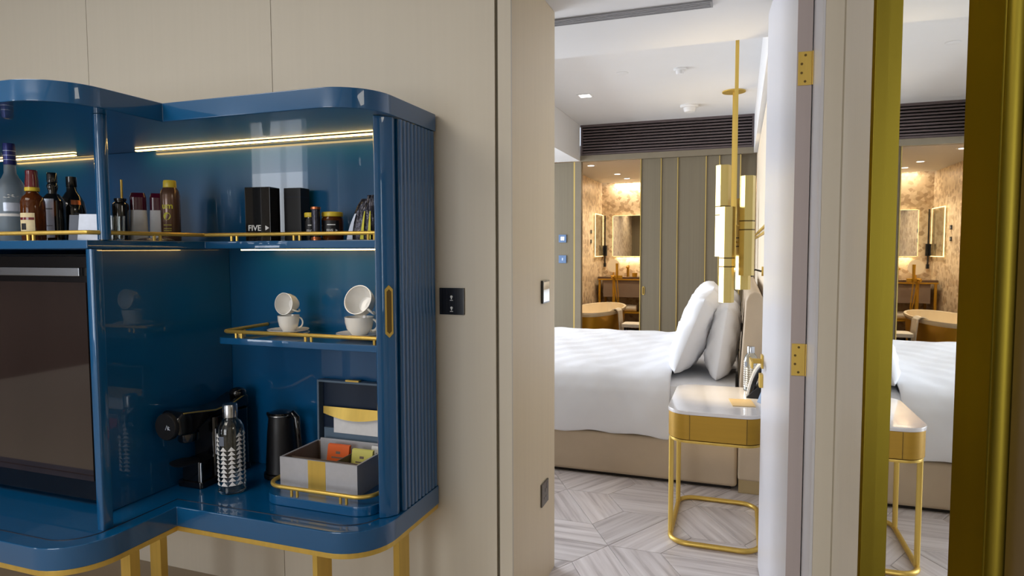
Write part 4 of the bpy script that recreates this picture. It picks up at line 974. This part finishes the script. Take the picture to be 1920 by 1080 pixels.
# local x -> depth of the bed (world Y), local y -> up, local z -> thickness (world -X side)
def prot(lean, yaw=0):
    m = Matrix(((0, 0, 1), (1, 0, 0), (0, 1, 0))).to_4x4()   # local z -> X, x -> Y, y -> Z
    return (Matrix.Rotation(R(yaw), 4, 'Z') @ Matrix.Rotation(R(lean), 4, 'Y') @ m).to_euler()
pillow('white pillow standing against the headboard on the near side', (-0.090, 4.13, 0.795), prot(8, 0), 0.80, 0.46, 0.17, 1.0)
pillow('white pillow leaning in front of the near pillow', (-0.252, 4.15, 0.83), prot(21, -2), 0.84, 0.51, 0.18, 2.3)
pillow('white pillow standing against the headboard on the far side', (-0.112, 5.22, 0.80), prot(9, 0), 0.80, 0.46, 0.21, 3.1)
pillow('white pillow leaning in front of the far pillow', (-0.285, 5.20, 0.84), prot(24, 3), 0.84, 0.52, 0.20, 4.7)

# ================================================================== NIGHTSTAND
def nightstand(loc, label):
    t = thing('nightstand', label, 'nightstand', loc, 0, 'gold nightstands')
    a, b = 0.205, 0.295
    MB().prism(rrect(-a-0.003, a+0.003, -b-0.003, b+0.003, 0.095, 10), 0.598, 0.615).build('stone_top', 'stone_top', t, bevel=0.003)
    MB().prism(rrect(-a, a, -b, b, 0.093, 10), 0.486, 0.5975).build('case', 'gold_paint', t, bevel=0.002)
    MB().box(-a+0.10, a-0.075, -b-0.0012, -b+0.01, 0.488, 0.5955).build('drawer_front', 'gold_paint', t, bevel=0.0006)
    for sx in (-a+0.0985, a-0.0735): MB().box(sx-0.001, sx+0.001, -b-0.0013, -b+0.005, 0.487, 0.5965).build('drawer_seam', 'bronze', t, smooth=False)
    MB().prism(rrect(-a+0.004, a-0.004, -b+0.004, b-0.004, 0.09, 10), 0.470, 0.482).build('rim', 'gold', t, bevel=0.002)
    MB().prism(rrect(-a+0.02, a-0.02, -b+0.02, b-0.02, 0.08, 10), 0.4825, 0.4855).build('shadow_gap', 'bronze', t)
    MB().tube([(x, y, 0.0125) for x, y in rrect(-a+0.012, a-0.012, -b+0.012, b-0.012, 0.085, 10)], 0.0115, 10, closed=True).build('floor_rail', 'gold', t)
    for x, y in ((-a+0.012, -b+0.10), (-a+0.012, b-0.10)):
        MB().tube([(x, y, 0.016), (x, y, 0.471)], 0.0115, 12).build('leg', 'gold', t)
    return t
nightstand((-0.092, 3.20, 0), 'gold nightstand with a white stone top beside the bed')
ZN = 0.6152
water_bottle('clear glass water bottle on the nightstand', 0.058, 3.435, ZN, 0.74, 'patterned water bottles')
o = MB().box(-0.05, 0.05, -0.07, 0.07, 0, 0.004).build('note_card', 'wood_card', None, bevel=0.0008)
o.location = (0.018, 3.135, ZN); o.rotation_euler = (0, 0, R(8)); tag(o, 'thin wood coloured card lying on the nightstand', 'card')
ph = thing('telephone', 'black and white curved telephone on the nightstand', 'telephone', (0.066, 3.30, ZN), R(0))
def curved(xoff, th, hgt, y0, y1):
    m_ = MB(); n = 12; vs = []
    for i in range(n+1):
        t = i/n; x = -0.028+0.075*t**1.35; z = 0.004+hgt*math.sin(t*math.pi/2*0.98)
        vs += [(x+xoff, y0, z), (x+xoff, y1, z), (x+xoff+th, y1, z-th*0.35), (x+xoff+th, y0, z-th*0.35)]
    fs = [(4*i+k, 4*i+(k+1) % 4, 4*i+4+(k+1) % 4, 4*i+4+k) for i in range(n) for k in range(4)]+[(3,2,1,0), tuple(4*n+k for k in range(4))]
    return m_.add(vs, fs)
curved(0, 0.010, 0.165, -0.035, 0.03).build('handset_shell', 'ceramic', ph, bevel=0.002)
curved(0.0105, 0.018, 0.160, -0.034, 0.029).build('handset_back', 'black', ph, bevel=0.003)
MB().add([(-0.03,-0.05,0),(0.05,-0.05,0),(0.05,0.05,0),(-0.03,0.05,0),(-0.02,-0.05,0.012),(0.05,-0.05,0.085),(0.05,0.05,0.085),(-0.02,0.05,0.012)],
         [(3,2,1,0),(4,5,6,7),(0,1,5,4),(1,2,6,5),(2,3,7,6),(3,0,4,7)]).build('cradle', 'black_matt', ph, bevel=0.003, xf=Matrix.Translation((0.0,0.0,0)))
o = MB().add([(-0.03,0,0),(0.05,0,0),(0.05,0.02,0.05),(-0.03,0.02,0.05),(-0.03,0.002,0),(0.05,0.002,0),(0.05,0.022,0.05),(-0.03,0.022,0.05)],
             [(0,1,2,3),(7,6,5,4),(0,4,5,1),(1,5,6,2),(2,6,7,3),(3,7,4,0)]).build('small_sign', 'blue_card', None, smooth=False)
o.location = (0.098, 3.155, ZN); o.rotation_euler = (0, 0, R(-62)); tag(o, 'small slate blue sign leaning by the telephone', 'sign')
# reading lamp on the wall
rl = thing('reading_lamp', 'small black and brass reading lamp above the headboard', 'wall lamp', (0.1395, 4.35, 1.185))
MB().lathe([(0.0,0.0),(0.03,0.0),(0.03,0.012),(0.0,0.013)], n=24).build('wall_rose', 'gold', rl, xf=Matrix.Rotation(R(-90), 4, 'Y'))
MB().tube([(-0.013,0,0),(-0.05,0,0.01),(-0.075,0,-0.005)], 0.006, 8).build('arm', 'black', rl)
MB().lathe([(0.012,0.0),(0.016,0.05),(0.0,0.052)], n=18).build('shade', 'black', rl, xf=Matrix.Translation((-0.075,0,-0.035)))

# ================================================================== BATHROOM
tub = thing('bathtub', 'round ended bathtub with a golden outside in the bathroom', 'bathtub', (-1.70, 8.2, 0))
def ell(sx, sy, n=48): return [(sx*math.cos(2*math.pi*i/n), sy*math.sin(2*math.pi*i/n)) for i in range(n)]
m_ = MB(); n = 48
rings = [(0.26,0.74,0.0),(0.275,0.77,0.05),(0.295,0.80,0.53)]
m_.add([(x, y, z) for sx, sy, z in rings for x, y in ell(sx, sy)], [(j*n+i, j*n+(i+1) % n, (j+1)*n+(i+1) % n, (j+1)*n+i) for j in range(2) for i in range(n)]+[tuple(range(n-1, -1, -1))])
m_.build('outer_shell', 'bath_gold', tub)
m_ = MB(); rings = [(0.297,0.802,0.5305),(0.315,0.82,0.56),(0.312,0.817,0.58),(0.285,0.79,0.578),(0.26,0.75,0.35),(0.20,0.62,0.16)]
m_.add([(x, y, z) for sx, sy, z in rings for x, y in ell(sx, sy)], [(j*n+i, j*n+(i+1) % n, (j+1)*n+(i+1) % n, (j+1)*n+i) for j in range(5) for i in range(n)]+[tuple(5*n+i for i in range(n))])
m_.build('basin', 'tub_in', tub)
# towel over the tub rim
vs = []; n1, n2 = 16, 12
for j in range(n2+1):
    for i in range(n1+1):
        s = i/n1; y = 7.78+0.16*j/n2
        ex = -1.70+0.335*math.sqrt(max(0.05, 1-((y-8.2)/0.84)**2))
        if s < 0.4: x = ex-0.13*(1-s/0.4)+0.0; z = 0.592-0.08*(1-s/0.4)**2
        else: x = ex+0.012+0.05*(s-0.4); z = 0.592-0.36*(s-0.4)/0.6
        vs.append((x+0.006*math.sin(y*60), y, z+0.004*math.sin(y*40+i)))
o = MB().add(vs, [(j*(n1+1)+i, j*(n1+1)+i+1, (j+1)*(n1+1)+i+1, (j+1)*(n1+1)+i) for j in range(n2) for i in range(n1)]).build('bath_towel', 'towel', None)
md = o.modifiers.new('thickness', 'SOLIDIFY'); md.thickness = 0.012; md.offset = 1
tag(o, 'white towel hanging over the bathtub rim', 'towel')
tf = thing('tub_filler', 'gold standing tub filler with a hand shower', 'tap', (-1.72, 9.30, 0))
MB().lathe([(0.0,0.0),(0.05,0.0),(0.05,0.012),(0.0,0.013)], n=24).build('floor_flange', 'bath_gold', tf)
MB().tube([(0,0,0.012),(0,0,0.95)], 0.022, 12).build('column', 'bath_gold', tf)
MB().box(-0.04, 0.12, -0.02, 0.02, 0.90, 0.945).build('mixer_body', 'bath_gold', tf, bevel=0.004)
MB().tube([(0,-0.02,0.93),(0,-0.16,0.93)], 0.014, 10).build('spout', 'bath_gold', tf)
MB().tube([(0.05,-0.03,0.92),(0.05,-0.035,1.12)], [0.016,0.02], 12).build('hand_shower', 'bath_gold', tf)
MB().tube([(0.05+0.05*math.sin(math.pi*i/12)*(1 if i < 12 else 0)-0.05*(i/12), -0.03, 0.92-0.42*math.sin(math.pi*i/12)) for i in range(13)], 0.007, 8).build('hose', 'bath_gold', tf)
vn = thing('washstand', 'washstand with gold legs, dark stone top and taupe drawer', 'washstand', (-1.2, 9.75, 0))
MB().box(-0.80, 0.9, -0.25, 0.245, 0.875, 0.915).build('stone_top', 'marble_dark', vn, bevel=0.003)
MB().box(-0.80, 0.9, -0.262, -0.2505, 0.868, 0.885).build('gold_edge', 'bath_gold', vn, smooth=False)
MB().box(-0.72, 0.85, -0.235, 0.24, 0.615, 0.872).build('drawer', 'vanity', vn, bevel=0.003)
for x in (-0.79, 0.87):
    for y in (-0.235, 0.225): MB().box(x-0.0, x+0.03, y, y+0.02, 0, 0.874).build('leg', 'bath_gold', vn, smooth=False)
MB().box(-0.76, 0.87, -0.22, 0.22, 0.375, 0.395).build('shelf', 'bath_gold', vn, smooth=False)
MB().box(-0.72, 0.85, -0.2, 0.23, 0.02, 0.10).build('lower_shelf', 'dark_gap', vn, smooth=False)
o = MB().tube([(-1.70,9.62,0.447),(-1.44,9.62,0.447)], 0.05, 20).build('rolled_towel', 'towel', None); tag(o, 'rolled white towel on the washstand shelf', 'towel')
tp = thing('basin_tap', 'gold basin tap on the washstand', 'tap', (-1.60, 9.80, 0.9155))
MB().tube([(0,0,0),(0,0,0.16)], 0.020, 12).build('column', 'bath_gold', tp)
MB().tube([(0,0,0.145),(0,-0.12,0.135)], 0.013, 10).build('spout', 'bath_gold', tp)
o = MB().lathe([(0.0,0.0),(0.035,0.0),(0.04,0.055),(0.036,0.055),(0.03,0.006),(0.0,0.006)], n=24).build('soap_cup', 'bath_gold', None); o.location = (-1.47, 9.62, 0.9155); tag(o, 'small gold cup on the washstand', 'cup')
vm = thing('makeup_mirror', 'round make-up mirror standing on the washstand', 'mirror', (-1.83, 9.86, 0.9155))
MB().lathe([(0.0,0.0),(0.05,0.0),(0.05,0.008),(0.0,0.009)], n=24).build('foot', 'bath_gold', vm)
MB().tube([(0,0,0.009),(0,0,0.06)], 0.008, 10).build('stem', 'bath_gold', vm)
MB().lathe([(0.0,0.0),(0.10,0.0),(0.10,0.016),(0.0,0.0165)], n=32).build('disc', 'tub_in', vm, xf=Matrix.Translation((0,0.008,0.155)) @ Matrix.Rotation(R(90), 4, 'X'))
bmr = thing('lit_mirror', 'backlit mirror above the washstand', 'mirror', (-1.30, 9.999, 1.215))
MB().box(-0.56, 0.5, -0.045, -0.032, 0.0, 0.62).build('glass', 'mirror', bmr, smooth=False)
MB().box(-0.53, 0.47, -0.030, -0.001, 0.03, 0.59).build('backing', 'white', bmr, smooth=False)
for x0, x1, z0, z1 in ((-0.555,0.495,-0.004,0.004),(-0.555,0.495,0.616,0.624),(-0.568,-0.560,0.0,0.62)):
    MB().box(x0, x1, -0.030, -0.018, z0, z1).build('light_edge', 'bath_glow', bmr, smooth=False)
sg = thing('glass_screen', 'clear shower screen with white edges beside the washstand', 'shower screen', (-2.02, 9.70, 1.22))
MB().box(0.0, 0.006, -0.30, 0.25, 0.0, 0.62).build('pane', 'glass', sg, smooth=False)
for y0, y1, z0, z1 in ((-0.30,0.25,-0.008,0.0),(-0.30,0.25,0.62,0.628),(-0.308,-0.30,-0.008,0.628),(0.25,0.258,-0.008,0.628)):
    MB().box(-0.001, 0.008, y0, y1, z0, z1).build('edge_strip', 'bath_glow', sg, smooth=False)
sr = thing('shower_rail', 'slim black shower rail on the bathroom wall', 'shower rail', (-1.985, 9.96, 1.05))
MB().tube([(0,0,0.0),(0,0,0.79)], 0.010, 10).build('rail', 'black_matt', sr)
MB().box(-0.03, -0.012, -0.02, 0.02, 0.17, 0.33).build('soap_holder', 'black_matt', sr, bevel=0.003)
MB().box(0.012, 0.03, -0.02, 0.02, 0.17, 0.33).build('soap_holder', 'black_matt', sr, bevel=0.003)
MB().box(-0.016, 0.016, -0.02, 0.02, 0.0, 0.06).build('slider', 'black_matt', sr, bevel=0.003)
o = MB().prism(rrect(-0.14, 0.14, -0.14, 0.14, 0.05, 6), 0.40, 0.44).build('bath_stool', 'towel', None, bevel=0.006)
st_ = thing('bath_stool', 'low cream stool beside the bathtub', 'stool', (-1.18, 7.75, 0)); o.parent = st_; o.name = 'seat'
for x, y in ((-0.1,-0.1),(0.1,-0.1),(-0.1,0.1),(0.1,0.1)): MB().tube([(x, y, 0), (x, y, 0.40)], 0.014, 10).build('leg', 'black_matt', st_)
for lab, x, y in (('bathroom downlight nearest the sliding door', -1.72, 7.75), ('middle bathroom downlight over the tub', -1.58, 8.75), ('bathroom downlight nearest the washstand', -1.55, 9.35)):
    t = thing('downlight', lab, 'downlight', (x, y, 2.335), 0, 'bathroom downlights')
    MB().lathe([(0.0,-0.004),(0.055,-0.004),(0.06,0.0)], n=24).build('trim_ring', 'white', t)
    MB().lathe([(0.0,-0.006),(0.038,-0.006),(0.038,-0.0042)], n=24).build('lens', 'lamp_spot', t)
    spot('downlight_beam', (x, y, 2.31), (0, 0, -1), 52, (1.0, 0.85, 0.64), R(130), 0.9, 0.04)
o = MB().box(-1.95, 0.15, 9.905, 9.935, 2.345, 2.36).build('cove_strip', 'bath_glow', None, smooth=False); tag(o, 'warm light strip in the bathroom ceiling cove', 'light strip')
area_light('bathroom_cove_light', (-0.9, 9.93, 2.33), (0, 0.1, -1), 1.9, 0.05, 20, (1.0, 0.85, 0.62))
area_light('bathroom_mirror_light', (-1.3, 9.96, 1.19), (0, 0.4, -1), 1.0, 0.03, 3, (1.0, 0.80, 0.5))
